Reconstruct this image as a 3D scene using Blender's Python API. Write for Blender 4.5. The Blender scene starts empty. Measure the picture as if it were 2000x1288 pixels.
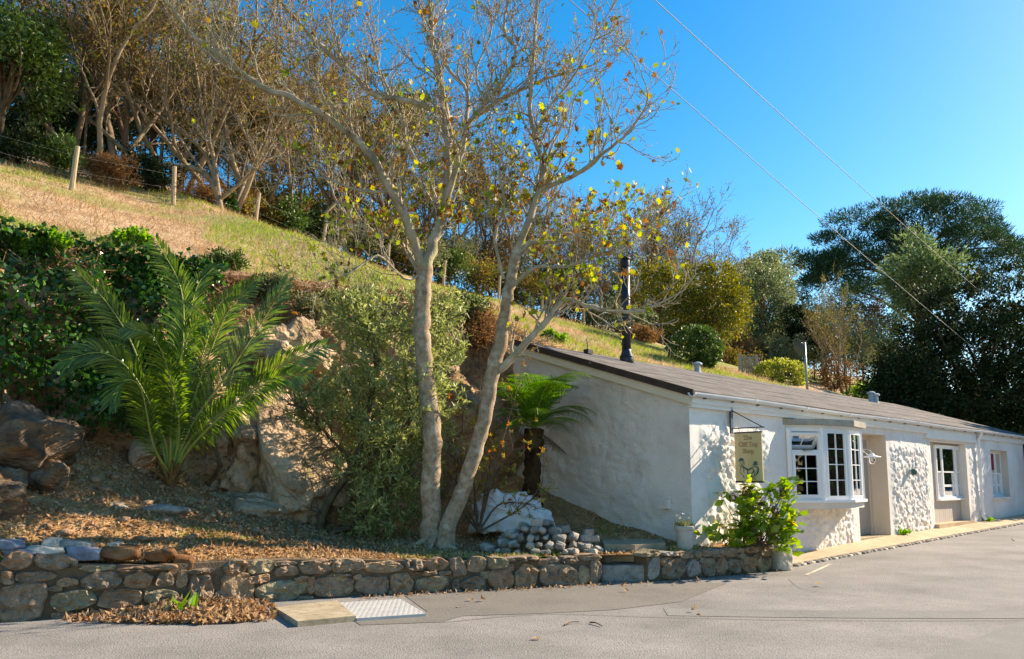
import bpy, math, random
import numpy as np
from mathutils import Vector
R = math.radians
sc = bpy.context.scene
COL = sc.collection
# ---------------------------------------------------------------- camera, sky, sun, exposure
F = 1550.0; PY = 746.0; TH = math.atan(0.125); CAMZ = 1.4
cd = bpy.data.cameras.new('camera'); cam = bpy.data.objects.new('camera', cd); COL.objects.link(cam)
cd.sensor_fit = 'HORIZONTAL'; cd.sensor_width = 36; cd.lens = F / 2000 * 36
cd.shift_y = (PY - 644) / 2000; cd.clip_start = .05; cd.clip_end = 3000
cam.location = (0, 0, CAMZ); cam.rotation_euler = (R(90) + TH, 0, 0); sc.camera = cam
SUN = np.array([1.611, .834, 1.06]); SUN /= np.linalg.norm(SUN)
w = bpy.data.worlds.new('World'); sc.world = w; w.use_nodes = True
nt = w.node_tree; bg = nt.nodes['Background']
sky = nt.nodes.new('ShaderNodeTexSky'); sky.sky_type = 'NISHITA'; sky.sun_disc = False
sky.sun_elevation = math.asin(SUN[2]); sky.sun_rotation = math.atan2(SUN[0], SUN[1])
sky.air_density = 1.0; sky.dust_density = .3; sky.ozone_density = 2.5
hs = nt.nodes.new('ShaderNodeHueSaturation'); hs.inputs['Saturation'].default_value = 1.5; hs.inputs['Hue'].default_value = .498
nt.links.new(sky.outputs[0], hs.inputs['Color']); nt.links.new(hs.outputs[0], bg.inputs[0])
bg.inputs[1].default_value = .115
sl = bpy.data.lights.new('sun', 'SUN'); sl.energy = 4.8; sl.angle = R(.5); sl.color = (1, .93, .82)
so = bpy.data.objects.new('sun', sl); COL.objects.link(so)
so.rotation_euler = Vector(SUN).to_track_quat('Z', 'Y').to_euler(); so.location = (30, 20, 30)
sc.view_settings.view_transform = 'Standard'; sc.view_settings.look = 'None'
sc.view_settings.exposure = 1.22; sc.view_settings.gamma = 1
sc.view_settings.use_white_balance = True; sc.view_settings.white_balance_temperature = 8100; sc.view_settings.white_balance_tint = 14
# ---------------------------------------------------------------- measuring helpers
def ray(px, py):
    u = (px - 1000) / F; v = (PY - py) / F; c, s = math.cos(TH), math.sin(TH)
    return np.array([u, c - v * s, s + v * c])
def at(px, py, Y):
    d = ray(px, py); t = Y / d[1]; return np.array([d[0] * t, Y, CAMZ + d[2] * t])
def at_z(px, py, z):
    d = ray(px, py); t = (z - CAMZ) / d[2]; return np.array([d[0] * t, d[1] * t, z])
DV = np.array([.7267, .6869]); GV = np.array([-.6869, .7267])     # along the shop front; back from it
C0 = at(1353, 1060, 12.5)[:2]
def W(s, q, z):                                                     # shop coordinates to world
    s, q, z = np.broadcast_arrays(np.asarray(s, float), np.asarray(q, float), np.asarray(z, float))
    return np.stack([C0[0] + DV[0] * s + GV[0] * q, C0[1] + DV[1] * s + GV[1] * q, z], -1)
def SQ(x, y):
    rx, ry = x - C0[0], y - C0[1]
    return rx * DV[0] + ry * DV[1], rx * GV[0] + ry * GV[1]
def fac(px, py, q=0.0):                                             # point of the vertical plane q seen at a pixel -> (s, z)
    d = ray(px, py); t = (q + C0[0] * GV[0] + C0[1] * GV[1]) / (d[0] * GV[0] + d[1] * GV[1])
    s, _ = SQ(d[0] * t, d[1] * t); return s, CAMZ + d[2] * t
# ---------------------------------------------------------------- noise
def _h(ix, iy, iz, seed):
    n = (ix * 374761393 + iy * 668265263 + iz * 2147483647 + seed * 1274126177) & 0x7fffffff
    n = ((n ^ (n >> 13)) * 1274126177) & 0x7fffffff
    return ((n ^ (n >> 16)) & 0xffff) / 65535.0
def vnoise(P, seed=0):
    P = np.asarray(P, float); i = np.floor(P).astype(np.int64); f = P - i; f = f * f * (3 - 2 * f)
    r = 0
    for dx in (0, 1):
        for dy in (0, 1):
            for dz in (0, 1):
                wt = (f[..., 0] if dx else 1 - f[..., 0]) * (f[..., 1] if dy else 1 - f[..., 1]) * (f[..., 2] if dz else 1 - f[..., 2])
                r = r + wt * _h(i[..., 0] + dx, i[..., 1] + dy, i[..., 2] + dz, seed)
    return r * 2 - 1
def fbm(P, octv=4, seed=0, gain=.5):
    P = np.asarray(P, float); r = 0; a = 1
    for k in range(octv): r = r + a * vnoise(P * (2.03 ** k) + 17.3 * k, seed + k); a *= gain
    return r
def worley(x, y, seed=0):
    ix, iy = np.floor(x).astype(np.int64), np.floor(y).astype(np.int64); f1 = np.full(x.shape, 9.); f2 = f1.copy()
    hid = np.zeros(x.shape)
    for dx in (-1, 0, 1):
        for dy in (-1, 0, 1):
            cx, cy = ix + dx, iy + dy
            d = np.hypot(cx + _h(cx, cy, 0 * cx, seed) - x, cy + _h(cx, cy, 0 * cx + 1, seed) - y)
            hh = _h(cx, cy, 0 * cx + 2, seed)
            m = d < f1; f2 = np.where(m, f1, np.minimum(f2, d)); f1 = np.where(m, d, f1); hid = np.where(m, hh, hid)
    return f1, f2, hid
def sstep(a, b, x):
    t = np.clip((x - a) / (b - a), 0, 1); return t * t * (3 - 2 * t)
def nrm(v): return v / np.maximum(np.linalg.norm(v, axis=-1, keepdims=True), 1e-9)
# ---------------------------------------------------------------- object helpers
ORG = {}
def make_mesh(name, V, Fc, mat=None, smooth=False, mats=None, fmat=None):
    me = bpy.data.meshes.new(name); V = np.ascontiguousarray(V, np.float32)
    if isinstance(Fc, np.ndarray):
        k = Fc.shape[1]; n = len(Fc); me.vertices.add(len(V)); me.vertices.foreach_set('co', V.ravel())
        me.loops.add(n * k); me.loops.foreach_set('vertex_index', Fc.astype(np.int32).ravel())
        me.polygons.add(n); me.polygons.foreach_set('loop_start', np.arange(0, n * k, k, dtype=np.int32))
        me.update(calc_edges=True)
    else:
        me.from_pydata([tuple(map(float, v)) for v in V], [], [tuple(int(i) for i in f) for f in Fc]); me.update()
    for m in (mats or ([mat] if mat else [])): me.materials.append(m)
    if fmat is not None: me.polygons.foreach_set('material_index', np.asarray(fmat, np.int32))
    if smooth: me.polygons.foreach_set('use_smooth', np.ones(len(me.polygons), bool))
    return me
def tag(o, label=None, cat=None, group=None, kind=None):
    for k, v in (('label', label), ('category', cat), ('group', group), ('kind', kind)):
        if v: o[k] = v
    return o
def link(name, me, parent=None, loc=(0, 0, 0)):
    o = bpy.data.objects.new(name, me); COL.objects.link(o); o.location = loc
    if parent is not None: o.parent = parent
    return o
def thing(name, label, cat, loc, group=None):
    o = link(name, None, None, tuple(map(float, loc))); o.empty_display_size = .2
    ORG[o.name] = np.array(loc, float); return tag(o, label, cat, group)
def obj(name, V, Fc, mat, parent=None, smooth=False, org=None):      # V in world coordinates
    V = np.asarray(V, float)
    if parent is not None:
        og = ORG[parent.name]; o = link(name, make_mesh(name, V - og, Fc, mat, smooth), parent); ORG[o.name] = og
    else:
        og = np.array(org, float) if org is not None else np.zeros(3)
        o = link(name, make_mesh(name, V - og, Fc, mat, smooth), None, tuple(og)); ORG[o.name] = og
    return o
def struct(name, V, Fc, mat, smooth=True): return tag(obj(name, V, Fc, mat, None, smooth), kind='structure')
def copy_tree(o, parent=None):
    c = o.copy(); COL.objects.link(c); c.parent = parent
    if o.name in ORG: ORG[c.name] = ORG[o.name]
    for ch in list(o.children): copy_tree(ch, c)
    return c
class MB:
    def __init__(s): s.V = []; s.F = []; s.n = 0
    def add(s, V, Fc):
        V = np.asarray(V, float)
        s.V.append(V); s.F += [tuple(int(i) + s.n for i in f) for f in Fc]; s.n += len(V); return s
    def build(s, name, mat, parent=None, smooth=False, org=None): return obj(name, np.concatenate(s.V), s.F, mat, parent, smooth, org)
    def fbox(s, s0, s1, q0, q1, z0, z1): return s.add(*fbox(s0, s1, q0, q1, z0, z1))
BF = [(0, 3, 2, 1), (4, 5, 6, 7), (0, 1, 5, 4), (1, 2, 6, 5), (2, 3, 7, 6), (3, 0, 4, 7)]
def fbox(s0, s1, q0, q1, z0, z1):
    return W([s0, s1, s1, s0] * 2, [q0, q0, q1, q1] * 2, [z0] * 4 + [z1] * 4), BF
def hexa(b, t): return np.array(list(b) + list(t), float), BF       # bottom ring and top ring
def obox(P, ax, ay, az, hx, hy, hz):                                 # oriented box, half sizes
    P, ax, ay, az = (np.asarray(v, float) for v in (P, ax, ay, az))
    sg = [(-1, -1, -1), (1, -1, -1), (1, 1, -1), (-1, 1, -1), (-1, -1, 1), (1, -1, 1), (1, 1, 1), (-1, 1, 1)]
    return np.array([P + ax * hx * a + ay * hy * b + az * hz * c for a, b, c in sg]), BF
def grid_faces(nu, nv):                                              # verts indexed [u*nv+v]
    u, v = np.meshgrid(np.arange(nu - 1), np.arange(nv - 1), indexing='ij'); a = (u * nv + v).ravel()
    return np.stack([a, a + nv, a + nv + 1, a + 1], 1)
def tube(pts, rad, sides=6):
    pts = np.asarray(pts, float); n = len(pts); rad = np.broadcast_to(np.asarray(rad, float), (n,))
    T = np.zeros_like(pts); T[1:-1] = pts[2:] - pts[:-2]; T[0] = pts[1] - pts[0]; T[-1] = pts[-1] - pts[-2]; T = nrm(T)
    m = T.mean(0); ref = np.array([0, 0, 1.]) if abs(m[2]) < .8 * np.linalg.norm(m) + 1e-9 else np.array([1., 0, 0])
    A = nrm(np.cross(T, ref)); B = np.cross(T, A)
    a = np.arange(sides) * 2 * math.pi / sides
    V = pts[:, None] + rad[:, None, None] * (np.cos(a)[None, :, None] * A[:, None] + np.sin(a)[None, :, None] * B[:, None])
    i, j = np.meshgrid(np.arange(n - 1), np.arange(sides), indexing='ij'); k = (j + 1) % sides
    Fq = np.stack([i * sides + j, i * sides + k, (i + 1) * sides + k, (i + 1) * sides + j], -1).reshape(-1, 4)
    return V.reshape(-1, 3), Fq
def tubes(paths, sides=5):
    Vs, Fs, n = [], [], 0
    for p, r in paths:
        v, f = tube(p, r, sides(r[0]) if callable(sides) else sides); Vs.append(v); Fs.append(f + n); n += len(v)
    return np.concatenate(Vs), np.concatenate(Fs)
def closed_tube(pts, rad, sides=10):
    V, Fq = tube(pts, rad, sides); n = len(V); fs = [tuple(f) for f in Fq]
    return V, fs + [tuple(range(sides))[::-1], tuple(range(n - sides, n))]
def smooth_path(P, n):
    P = np.asarray(P, float); m = len(P); d = np.r_[0, np.cumsum(np.linalg.norm(np.diff(P, axis=0), axis=1))]
    t = np.linspace(0, d[-1], n); Q = np.concatenate([[2 * P[0] - P[1]], P, [2 * P[-1] - P[-2]]])
    i = np.clip(np.searchsorted(d, t, 'right') - 1, 0, m - 2); f = ((t - d[i]) / (d[i + 1] - d[i]))[:, None]
    a, b, c, e = Q[i], Q[i + 1], Q[i + 2], Q[i + 3]
    return .5 * (2 * b + (c - a) * f + (2 * a - 5 * b + 4 * c - e) * f ** 2 + (3 * b - a - 3 * c + e) * f ** 3)
def leafquads(P, L, Wd, rng, axis=None, spread=1.0, fold=.25, flat=None):
    n = len(P); a = rng.normal(size=(n, 3))
    if axis is not None: a = a * spread + axis
    a = nrm(a); b = rng.normal(size=(n, 3))
    if flat is not None: b = np.cross(np.array([0, 0, 1.]) + rng.normal(size=(n, 3)) * flat, a)
    b = nrm(b - (b * a).sum(1, keepdims=True) * a); c = np.cross(a, b)
    L = (np.broadcast_to(L, (n,)) * rng.uniform(.65, 1.3, n))[:, None]; Wd = (np.broadcast_to(Wd, (n,)) * rng.uniform(.7, 1.25, n))[:, None]
    m = P + a * L * .45
    V = np.stack([P, m + b * Wd * .5 + c * Wd * fold, P + a * L, m - b * Wd * .5 + c * Wd * fold], 1).reshape(-1, 3)
    k = np.arange(n) * 4
    return V, np.concatenate([np.stack([k, k + 1, k + 2], 1), np.stack([k, k + 2, k + 3], 1)])
def cat(parts):
    Vs, Fs, n = [], [], 0
    for v, f in parts: Vs.append(v); Fs.append(f + n); n += len(v)
    return np.concatenate(Vs), np.concatenate(Fs)
# ---------------------------------------------------------------- materials
def lin(h):
    c = [int(h[i:i + 2], 16) / 255 for i in (0, 2, 4)]
    return tuple((x / 12.92 if x <= .04045 else ((x + .055) / 1.055) ** 2.4) for x in c) + (1,)
def ramp(nt, cols, lo=.3, hi=.7):
    r = nt.nodes.new('ShaderNodeValToRGB'); e = r.color_ramp.elements; n = len(cols)
    while len(e) < n: e.new(.5)
    for i, c in enumerate(cols): e[i].position = lo + (hi - lo) * i / max(1, n - 1); e[i].color = c if isinstance(c, tuple) else lin(c)
    return r
def mat(name, cols, scale=4, rough=.85, bump=.3, bscale=30, dist=.02, spec=.25, lo=.3, hi=.7, second=None, metal=0, stretch=None, vor=None):
    m = bpy.data.materials.new(name); m.use_nodes = True; nt = m.node_tree; p = nt.nodes['Principled BSDF']
    N, Lk = nt.nodes.new, nt.links.new
    tc = N('ShaderNodeTexCoord'); co = tc.outputs['Object']
    oi = N('ShaderNodeObjectInfo')
    ad = N('ShaderNodeVectorMath'); ad.operation = 'ADD'; Lk(co, ad.inputs[0]); ms = N('ShaderNodeMath'); ms.operation = 'MULTIPLY'; ms.inputs[1].default_value = 40
    Lk(oi.outputs['Random'], ms.inputs[0]); Lk(ms.outputs[0], ad.inputs[1]); co = ad.outputs[0]
    if stretch:
        mp = N('ShaderNodeMapping'); mp.inputs['Scale'].default_value = stretch; Lk(co, mp.inputs[0]); co = mp.outputs[0]
    n1 = N('ShaderNodeTexNoise'); n1.inputs['Scale'].default_value = scale; n1.inputs['Detail'].default_value = 7; n1.inputs['Roughness'].default_value = .62
    Lk(co, n1.inputs['Vector']); r = ramp(nt, cols, lo, hi); Lk(n1.outputs[0], r.inputs[0]); colr = r.outputs[0]
    if second:                                                        # (colours, scale, lo, hi, factor): spots laid over
        c2, s2, l2, h2, fct = second
        n3 = N('ShaderNodeTexNoise'); n3.inputs['Scale'].default_value = s2; n3.inputs['Detail'].default_value = 5; Lk(co, n3.inputs['Vector'])
        r3 = ramp(nt, [(0, 0, 0, 1), (fct, fct, fct, 1)], l2, h2); Lk(n3.outputs[0], r3.inputs[0])
        mx = N('ShaderNodeMixRGB'); Lk(r3.outputs[0], mx.inputs[0]); Lk(colr, mx.inputs[1]); mx.inputs[2].default_value = lin(c2); colr = mx.outputs[0]
    Lk(colr, p.inputs['Base Color'])
    p.inputs['Roughness'].default_value = rough; p.inputs['Specular IOR Level'].default_value = spec; p.inputs['Metallic'].default_value = metal
    if bump:
        n2 = N('ShaderNodeTexNoise'); n2.inputs['Scale'].default_value = bscale; n2.inputs['Detail'].default_value = 6; Lk(co, n2.inputs['Vector']); h = n2.outputs[0]
        if vor:
            vo = N('ShaderNodeTexVoronoi'); vo.inputs['Scale'].default_value = vor; Lk(co, vo.inputs['Vector'])
            a2 = N('ShaderNodeMath'); Lk(h, a2.inputs[0]); Lk(vo.outputs[0], a2.inputs[1]); h = a2.outputs[0]
        b = N('ShaderNodeBump'); b.inputs['Strength'].default_value = bump; b.inputs['Distance'].default_value = dist
        Lk(h, b.inputs['Height']); Lk(b.outputs[0], p.inputs['Normal'])
    return m
def leafmat(name, cols, trans=.4, rough=.45, spec=.4, tint=None):
    m = bpy.data.materials.new(name); m.use_nodes = True; nt = m.node_tree; p = nt.nodes['Principled BSDF']; N, Lk = nt.nodes.new, nt.links.new
    g = N('ShaderNodeNewGeometry'); oi = N('ShaderNodeObjectInfo'); a = N('ShaderNodeMath'); Lk(g.outputs['Random Per Island'], a.inputs[0]); Lk(oi.outputs['Random'], a.inputs[1])
    fr = N('ShaderNodeMath'); fr.operation = 'FRACT'; Lk(a.outputs[0], fr.inputs[0])
    r = ramp(nt, cols, 0, 1); Lk(fr.outputs[0], r.inputs[0]); Lk(r.outputs[0], p.inputs['Base Color'])
    p.inputs['Roughness'].default_value = rough; p.inputs['Specular IOR Level'].default_value = spec
    t = N('ShaderNodeBsdfTranslucent'); hsv = N('ShaderNodeHueSaturation'); hsv.inputs['Saturation'].default_value = 1.15; hsv.inputs['Value'].default_value = tint or 1.5
    Lk(r.outputs[0], hsv.inputs['Color']); Lk(hsv.outputs[0], t.inputs[0])
    mx = N('ShaderNodeMixShader'); mx.inputs[0].default_value = trans
    Lk(p.outputs[0], mx.inputs[1]); Lk(t.outputs[0], mx.inputs[2]); Lk(mx.outputs[0], nt.nodes['Material Output'].inputs[0])
    return m
def plain(name, c, rough=.5, metal=0, bump=0, spec=.4): return mat(name, [c, c] if isinstance(c, str) else list(c), 3, rough, bump, 60, .003, spec, metal=metal)
M = {}
M['asphalt'] = mat('asphalt', ['75736f', '878480', '96928d'], .8, .9, .8, 60, .016, .2, second=('57534e', 48, .52, .66, .5))
M['patch'] = mat('asphalt_dark', ['716e68', '827e77'], 1.5, .9, .8, 150, .01, .2, second=('4a4844', 95, .5, .68, .5))
M['patchblue'] = mat('asphalt_bluish', ['7a7975', '8a8883'], 1.2, .9, .8, 150, .01, .2, second=('5a5a5a', 95, .5, .68, .5))
M['joint'] = mat('tar_joint', ['66635d', '797570'], 8, .9, .3, 60)
M['concrete'] = mat('concrete', ['8d8069', 'a2957c', 'b3a78f'], 3, .9, .4, 80, .01, second=('6d6558', 14, .52, .7, .6))
M['pavement'] = mat('pavement', ['a68f70', 'bba588', 'c8b497'], 2.2, .9, .6, 120, .008, second=('8c7a62', 60, .5, .68, .6))
M['mortar'] = mat('mortar', ['5c4d3e', '7a6956'], 6, .95, .6, 40, .02)
M['soil'] = mat('soil', ['4a3523', '6b4d33', '8a6a48'], 2.5, .95, .9, 26, .05, .1, second=('a08a62', 20, .5, .66, .55))
M['terrace'] = mat('terrace_soil', ['805e40', 'a9825a', 'c8a47a'], 2.0, .95, .9, 40, .03, .1, second=('7d7a44', 3.2, .54, .68, .5))
M['bank'] = mat('bank_earth', ['655040', '8f7459', 'b09578', 'c9b194'], 1.6, .95, 1.0, 12, .09, .1, second=('6a6a33', 2.2, .55, .68, .45), lo=.28, hi=.74)
M['hill'] = mat('hillside_turf', ['866a4f', 'a98a69', 'bfa384', '8c7f58'], 1.1, .95, .8, 14, .08, .1, second=('7d8f44', .22, .48, .6, .8))
M['ground'] = mat('ground', ['6d6a45', '7f7a52'], .1, .95, 0)
ROCKS = [mat('wall_stone_%d' % i, c, 7, .9, .8, 28, .03, .2, second=sec) for i, (c, sec) in enumerate([
    (['735d47', '937a60', 'a99076'], ('bfb098', 40, .56, .68, .6)), (['685848', '86735f', '998671'], ('a89d8c', 36, .56, .7, .6)),
    (['7a604b', '98795f', 'ad8f74'], ('6a6354', 22, .55, .7, .6)), (['6f6350', '8d8067', 'a2987a'], ('b0a88a', 30, .58, .7, .6))])]
M['greystone'] = mat('grey_stone', ['78736a', '979187', 'aea79b'], 6, .9, .7, 32, .03, .2, second=('5b5b57', 26, .54, .68, .5))
M['bluestone'] = mat('blue_grey_stone', ['5a606c', '77808f', '8f97a3'], 6, .85, .6, 32, .02, .3)
M['brownstone'] = mat('brown_stone', ['5f3f25', '80593a', '96714d'], 6, .9, .7, 30, .03, .2)
M['palestone'] = mat('pale_stone', ['a39a8a', 'bdb4a4', 'cdc5b6'], 6, .9, .6, 30, .03, .2)
M['rock'] = mat('cliff_rock', ['857058', 'a88f74', 'bda488', 'ccb69c'], 2.0, .92, 1.0, 7, .16, .15, second=('75703f', 3.0, .56, .68, .5))
M['darkrock'] = mat('dark_rock', ['3d342b', '57493c', '6f5f4f', '8a7b6a'], 3.0, .9, 1.0, 14, .06, .2, second=('85603a', 3.5, .5, .64, .55), stretch=(.8, .8, 1.8))
M['white'] = mat('white_render', ['d3cec6', 'e2ded7', 'ebe8e2'], 1.3, .9, .55, 55, .012, .15, second=('b9b2a7', 2.6, .58, .75, .35))
M['gable'] = mat('gable_render', ['cbc1b4', 'd8cfc4', 'e0d9cf'], 1.0, .92, .9, 40, .03, .12, second=('aa9f90', 1.7, .56, .74, .4))
M['smoothwall'] = mat('smooth_render', ['cdc6bc', 'dad4cb', 'e0dbd3'], 1.2, .92, .35, 90, .006, .12)
M['reveal'] = mat('reveal_paint', ['c5b9aa', 'cfc4b6'], 2, .85, .2, 60, .005)
M['doorpaint'] = mat('door_paint', ['a89f93', 'b3aaa0'], 2, .6, .15, 60, .004)
M['boardpaint'] = mat('board_paint', ['b5aea4', 'c0b9af'], 2, .6, .15, 60, .004)
M['pvc'] = mat('white_frame', ['e2e3e4', 'ebecec'], 2, .35, .05, 40, .002, .5)
M['fascia'] = mat('fascia_paint', ['d9d8d3', 'e3e2dd'], 2, .5, .15, 50, .003)
M['barge'] = mat('barge_paint', ['cfc3ac', 'dbd0bb'], 2, .7, .2, 50, .003)
M['gutter'] = mat('gutter_plastic', ['c3ccd3', 'd3d9de'], 3, .45, .08, 50, .002, .4)
M['felt'] = mat('roof_felt', ['5a5654', '6e6a67', '837e7a'], 2.3, .95, .7, 150, .008, .15, second=('4f4844', 3.0, .5, .7, .5), stretch=(1, 1, 1))
M['feltedge'] = mat('roof_edge', ['3a2f2a', '4a3e38'], 4, .85, .3, 60)
M['leadstone'] = mat('canopy_stone', ['8b867c', 'a39d90', 'b2ac9e'], 5, .9, .5, 60, .01, second=('8a8450', 9, .58, .7, .6))
M['flue'] = plain('flue_black', ('1c2128', '262c34'), .38, .1, spec=.5)
M['iron'] = plain('iron_black', ('16181b', '222529'), .55)
M['ironblue'] = plain('iron_bluegrey', ('2f4250', '3c4f5c'), .5)
M['galv'] = plain('galvanised', ('8d979c', 'a2abae'), .45, .6)
M['plate'] = mat('steel_plate', ['b3b4b2', 'c9cac7'], 5, .5, 0, spec=.5, metal=.25)
M['ventgrey'] = plain('vent_grey', ('9aa4ab', 'aab3b8'), .6)
M['sign'] = mat('sign_board', ['bda777', 'c9b487', 'd1bd92'], 3, .8, .3, 50, .004, stretch=(1, 1, .15))
M['letter'] = plain('letter_brown', ('8a5f3c', '94693f'), .7)
M['letterfill'] = plain('letter_fill', ('a98a62', 'b0926a'), .7)
M['birdgreen'] = plain('emblem_green', ('2c5552', '33605c'), .7)
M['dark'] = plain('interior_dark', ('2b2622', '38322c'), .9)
M['pot'] = mat('pot_clay_grey', ['a8a297', 'b8b2a7'], 8, .85, .3, 60, .005)
M['bag'] = mat('builders_bag', ['c6c6c4', 'd6d6d3', 'dededb'], 2, .6, .5, 8, .05, .3)
M['wood'] = mat('weathered_wood', ['8c7a62', 'a8967c', 'b8a78e'], 4, .9, .5, 40, .01, stretch=(6, 6, .6))
M['wire'] = plain('wire_grey', ('8f979c', '9da4a8'), .5, .3)
M['cable'] = plain('cable_grey', ('7d868c', '878f94'), .6)
M['bark'] = mat('sycamore_bark', ['76695a', 'a39580', 'c2b69f'], 5, .9, .8, 26, .02, .15, second=('8f9468', 9, .5, .64, .7), stretch=(1, 1, .5))
M['barklow'] = mat('sycamore_trunk', ['7a6650', '9c876e', 'b8a58c'], 11, .9, .8, 60, .015, .15, second=('bdb8a2', 7, .56, .66, .55))
M['twig'] = mat('bare_twig', ['5f5040', '897863', 'a8967c'], 6, .9, .4, 30, .01, .15)
M['twigbrown'] = mat('brown_twig', ['4f3f32', '6b5746', '7d6855'], 6, .9, .4, 30, .01, .15)
M['darkbark'] = mat('dark_bark', ['3d3127', '5a4a3a', '6d5c4a'], 5, .95, .7, 24, .02, .1)
M['fibre'] = mat('fern_trunk', ['2a1c14', '43301f', '54402c'], 9, .95, 1.0, 50, .03, .1, stretch=(1, 1, .4))
M['mossy'] = mat('shrub_bark', ['42372b', '5f5140', '6d6a48'], 6, .95, .7, 30, .02, .1)
M['ivy'] = leafmat('ivy_leaf', ['1f3b19', '2c5020', '3a6428', '4d7a33', '284a20'], .25, .3, .55)
M['ivylight'] = leafmat('fresh_leaf', ['4f7d24', '6a9630', '7ea63a', '9bb54a'], .45)
M['palm'] = leafmat('palm_leaflet', ['3c5926', '4f6c2a', '688232', '859642'], .38, .35, .5)
M['rachis'] = plain('palm_rachis', ('7f8c3a', '9da552'), .5)
M['palmbase'] = mat('palm_base', ['5c3f26', '7d5a36', '8f7a3e'], 10, .9, .8, 30, .02)
M['fern'] = leafmat('fern_frond', ['37601e', '497422', '5f8828', '769832'], .36, .45, .3)
M['olive'] = leafmat('olive_leaf', ['687845', '828f54', '9aa465', 'adb177', '718049'], .38, .4, .45)
M['azalea'] = leafmat('azalea_leaf', ['5f8030', '7c983a', 'a5a048', 'b97a44', 'c06a48'], .4, .45)
M['syc'] = leafmat('sycamore_leaf', ['7a8a30', '909a36', 'a6a63e', 'ac9a3e', '6a7a32', '58682e'], .48, .5, .3, 1.4)
M['sycbrown'] = leafmat('dry_sycamore_leaf', ['6b4a2e', '7d5a38', '94703f', '75482c', '9a8048'], .35, .7, .2)
M['brownleaf'] = leafmat('brown_leaf', ['5c5234', '7a643c', '8f7a48', '66702f', '7d5434', '4f5c2c', '8a8436'], .4, .7, .2)
M['yellowleaf'] = leafmat('yellow_leaf', ['56622a', '6c7230', '857c30', '4c5a28', '606628', '9a8634', '414e24'], .36, .5, .3, 1.35)
M['darkleaf'] = leafmat('dark_evergreen_leaf', ['1a2414', '222e19', '2c3a20', '384628', '465434'], .15, .65, .15)
M['paleconifer'] = leafmat('pale_conifer_leaf', ['4f6640', '657a4e', '7d8f60', '92a272'], .25, .6, .2)
M['midleaf'] = leafmat('evergreen_leaf', ['2e4420', '3d5627', '50692f', '627a3c'], .25, .45, .4)
M['scrubleaf'] = leafmat('scrub_leaf', ['5b6a40', '77845a', '8f946e', '6d6a48', '7d6a50'], .3, .6, .3)
M['greyleaf'] = leafmat('grey_green_leaf', ['586a44', '6d7d54', '84906a', '79784e'], .3, .5, .35)
M['pine'] = leafmat('pine_needle', ['1d3320', '274028', '324e30', '42603c'], .2, .65, .15)
M['hydr'] = leafmat('hydrangea_leaf', ['5f8420', '78982a', '8fa832', '4a6c1e', '6f8c26', '9aa63a'], .45, .35, .45, 1.7)
M['hydryellow'] = leafmat('hydrangea_leaf_turning', ['c79a1e', 'd0aa2a', 'b98a24'], .5)
M['deadflower'] = leafmat('dried_flower', ['4a2c2c', '5c3a36', '6d4a40'], .2, .8, .1)
M['variegated'] = leafmat('variegated_leaf', ['7d8a30', 'a3a548', 'c3bd68', '5c7028', '8f9a40'], .4, .45)
M['drygrass'] = leafmat('dry_grass', ['a3876a', 'bba084', 'cdb69a', '8c7258', 'ae8f6c', '7d6448'], .35, .8, .1)
M['grass'] = leafmat('grass_blade', ['6a8a2a', '7fa034', '93ad42', '5a7a26'], .4, .6, .2)
M['litter'] = leafmat('litter', ['94704e', 'b08e68', 'c8ab84', '7d5c3c', 'd6c09c'], .2, .8, .1)
M['pileleaf'] = leafmat('fallen_leaf', ['8f6a4c', 'a88662', 'bda07e', '755640', 'c8b092'], .25, .75, .15)
M['bracken'] = leafmat('bracken', ['6f5238', '86694a', '9a7d58', '7a5f40', '7d4f34'], .3, .8, .1)
M['red'] = plain('red_paint', ('8a1424', '9c1a2c'), .5)
M['rope'] = plain('yellow_rope', ('c79a3a', 'd2a848'), .7)
M['teal'] = plain('teal_glass', ('0f5a58', '1a6e68'), .15, spec=.6)
M['flowerwhite'] = plain('white_petal', ('e3e3e0', 'efefec'), .6)
def glassmat():
    m = bpy.data.materials.new('window_glass'); m.use_nodes = True; nt = m.node_tree; N, Lk = nt.nodes.new, nt.links.new
    g = N('ShaderNodeBsdfGlossy'); g.inputs['Roughness'].default_value = .02; t = N('ShaderNodeBsdfTransparent'); t.inputs[0].default_value = (.75, .8, .8, 1)
    fr = N('ShaderNodeFresnel'); fr.inputs[0].default_value = 1.6; mx = N('ShaderNodeMixShader'); Lk(fr.outputs[0], mx.inputs[0]); Lk(t.outputs[0], mx.inputs[1]); Lk(g.outputs[0], mx.inputs[2])
    Lk(mx.outputs[0], nt.nodes['Material Output'].inputs[0]); return m
M['glass'] = glassmat()
# ---------------------------------------------------------------- lie of the land
def roadz(s): s = np.asarray(s, float); return .016 * np.where(s > 0, s, 0) * sstep(-1, 3, s)
LW = [at_z(x, y, 0.0) for x, y in ((-60, 1220), (0, 1215), (280, 1197), (560, 1172), (880, 1155), (1173, 1140))]   # foot of the long wall
PW = [at_z(x, y, 0.03) for x, y in ((1266, 1133), (1400, 1122), (1500, 1112), (1543, 1106))]                       # foot of the planter wall
lw = np.array([SQ(p[0], p[1]) for p in LW]); pw = np.array([SQ(p[0], p[1]) for p in PW])
_ws = np.r_[-60, lw[0, 0] - 3, lw[:, 0], pw[:, 0]]; _wq = np.r_[lw[0, 1] + 3, lw[0, 1] + .3, lw[:, 1], pw[:, 1]]
def qw(s): return np.interp(s, _ws, _wq)
def zw(s): return np.interp(s, [-12, -9, -7.2, -6.3, -4, -2.4, 0, 2], [.68, .60, .50, .46, .40, .37, .39, .36])
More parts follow.
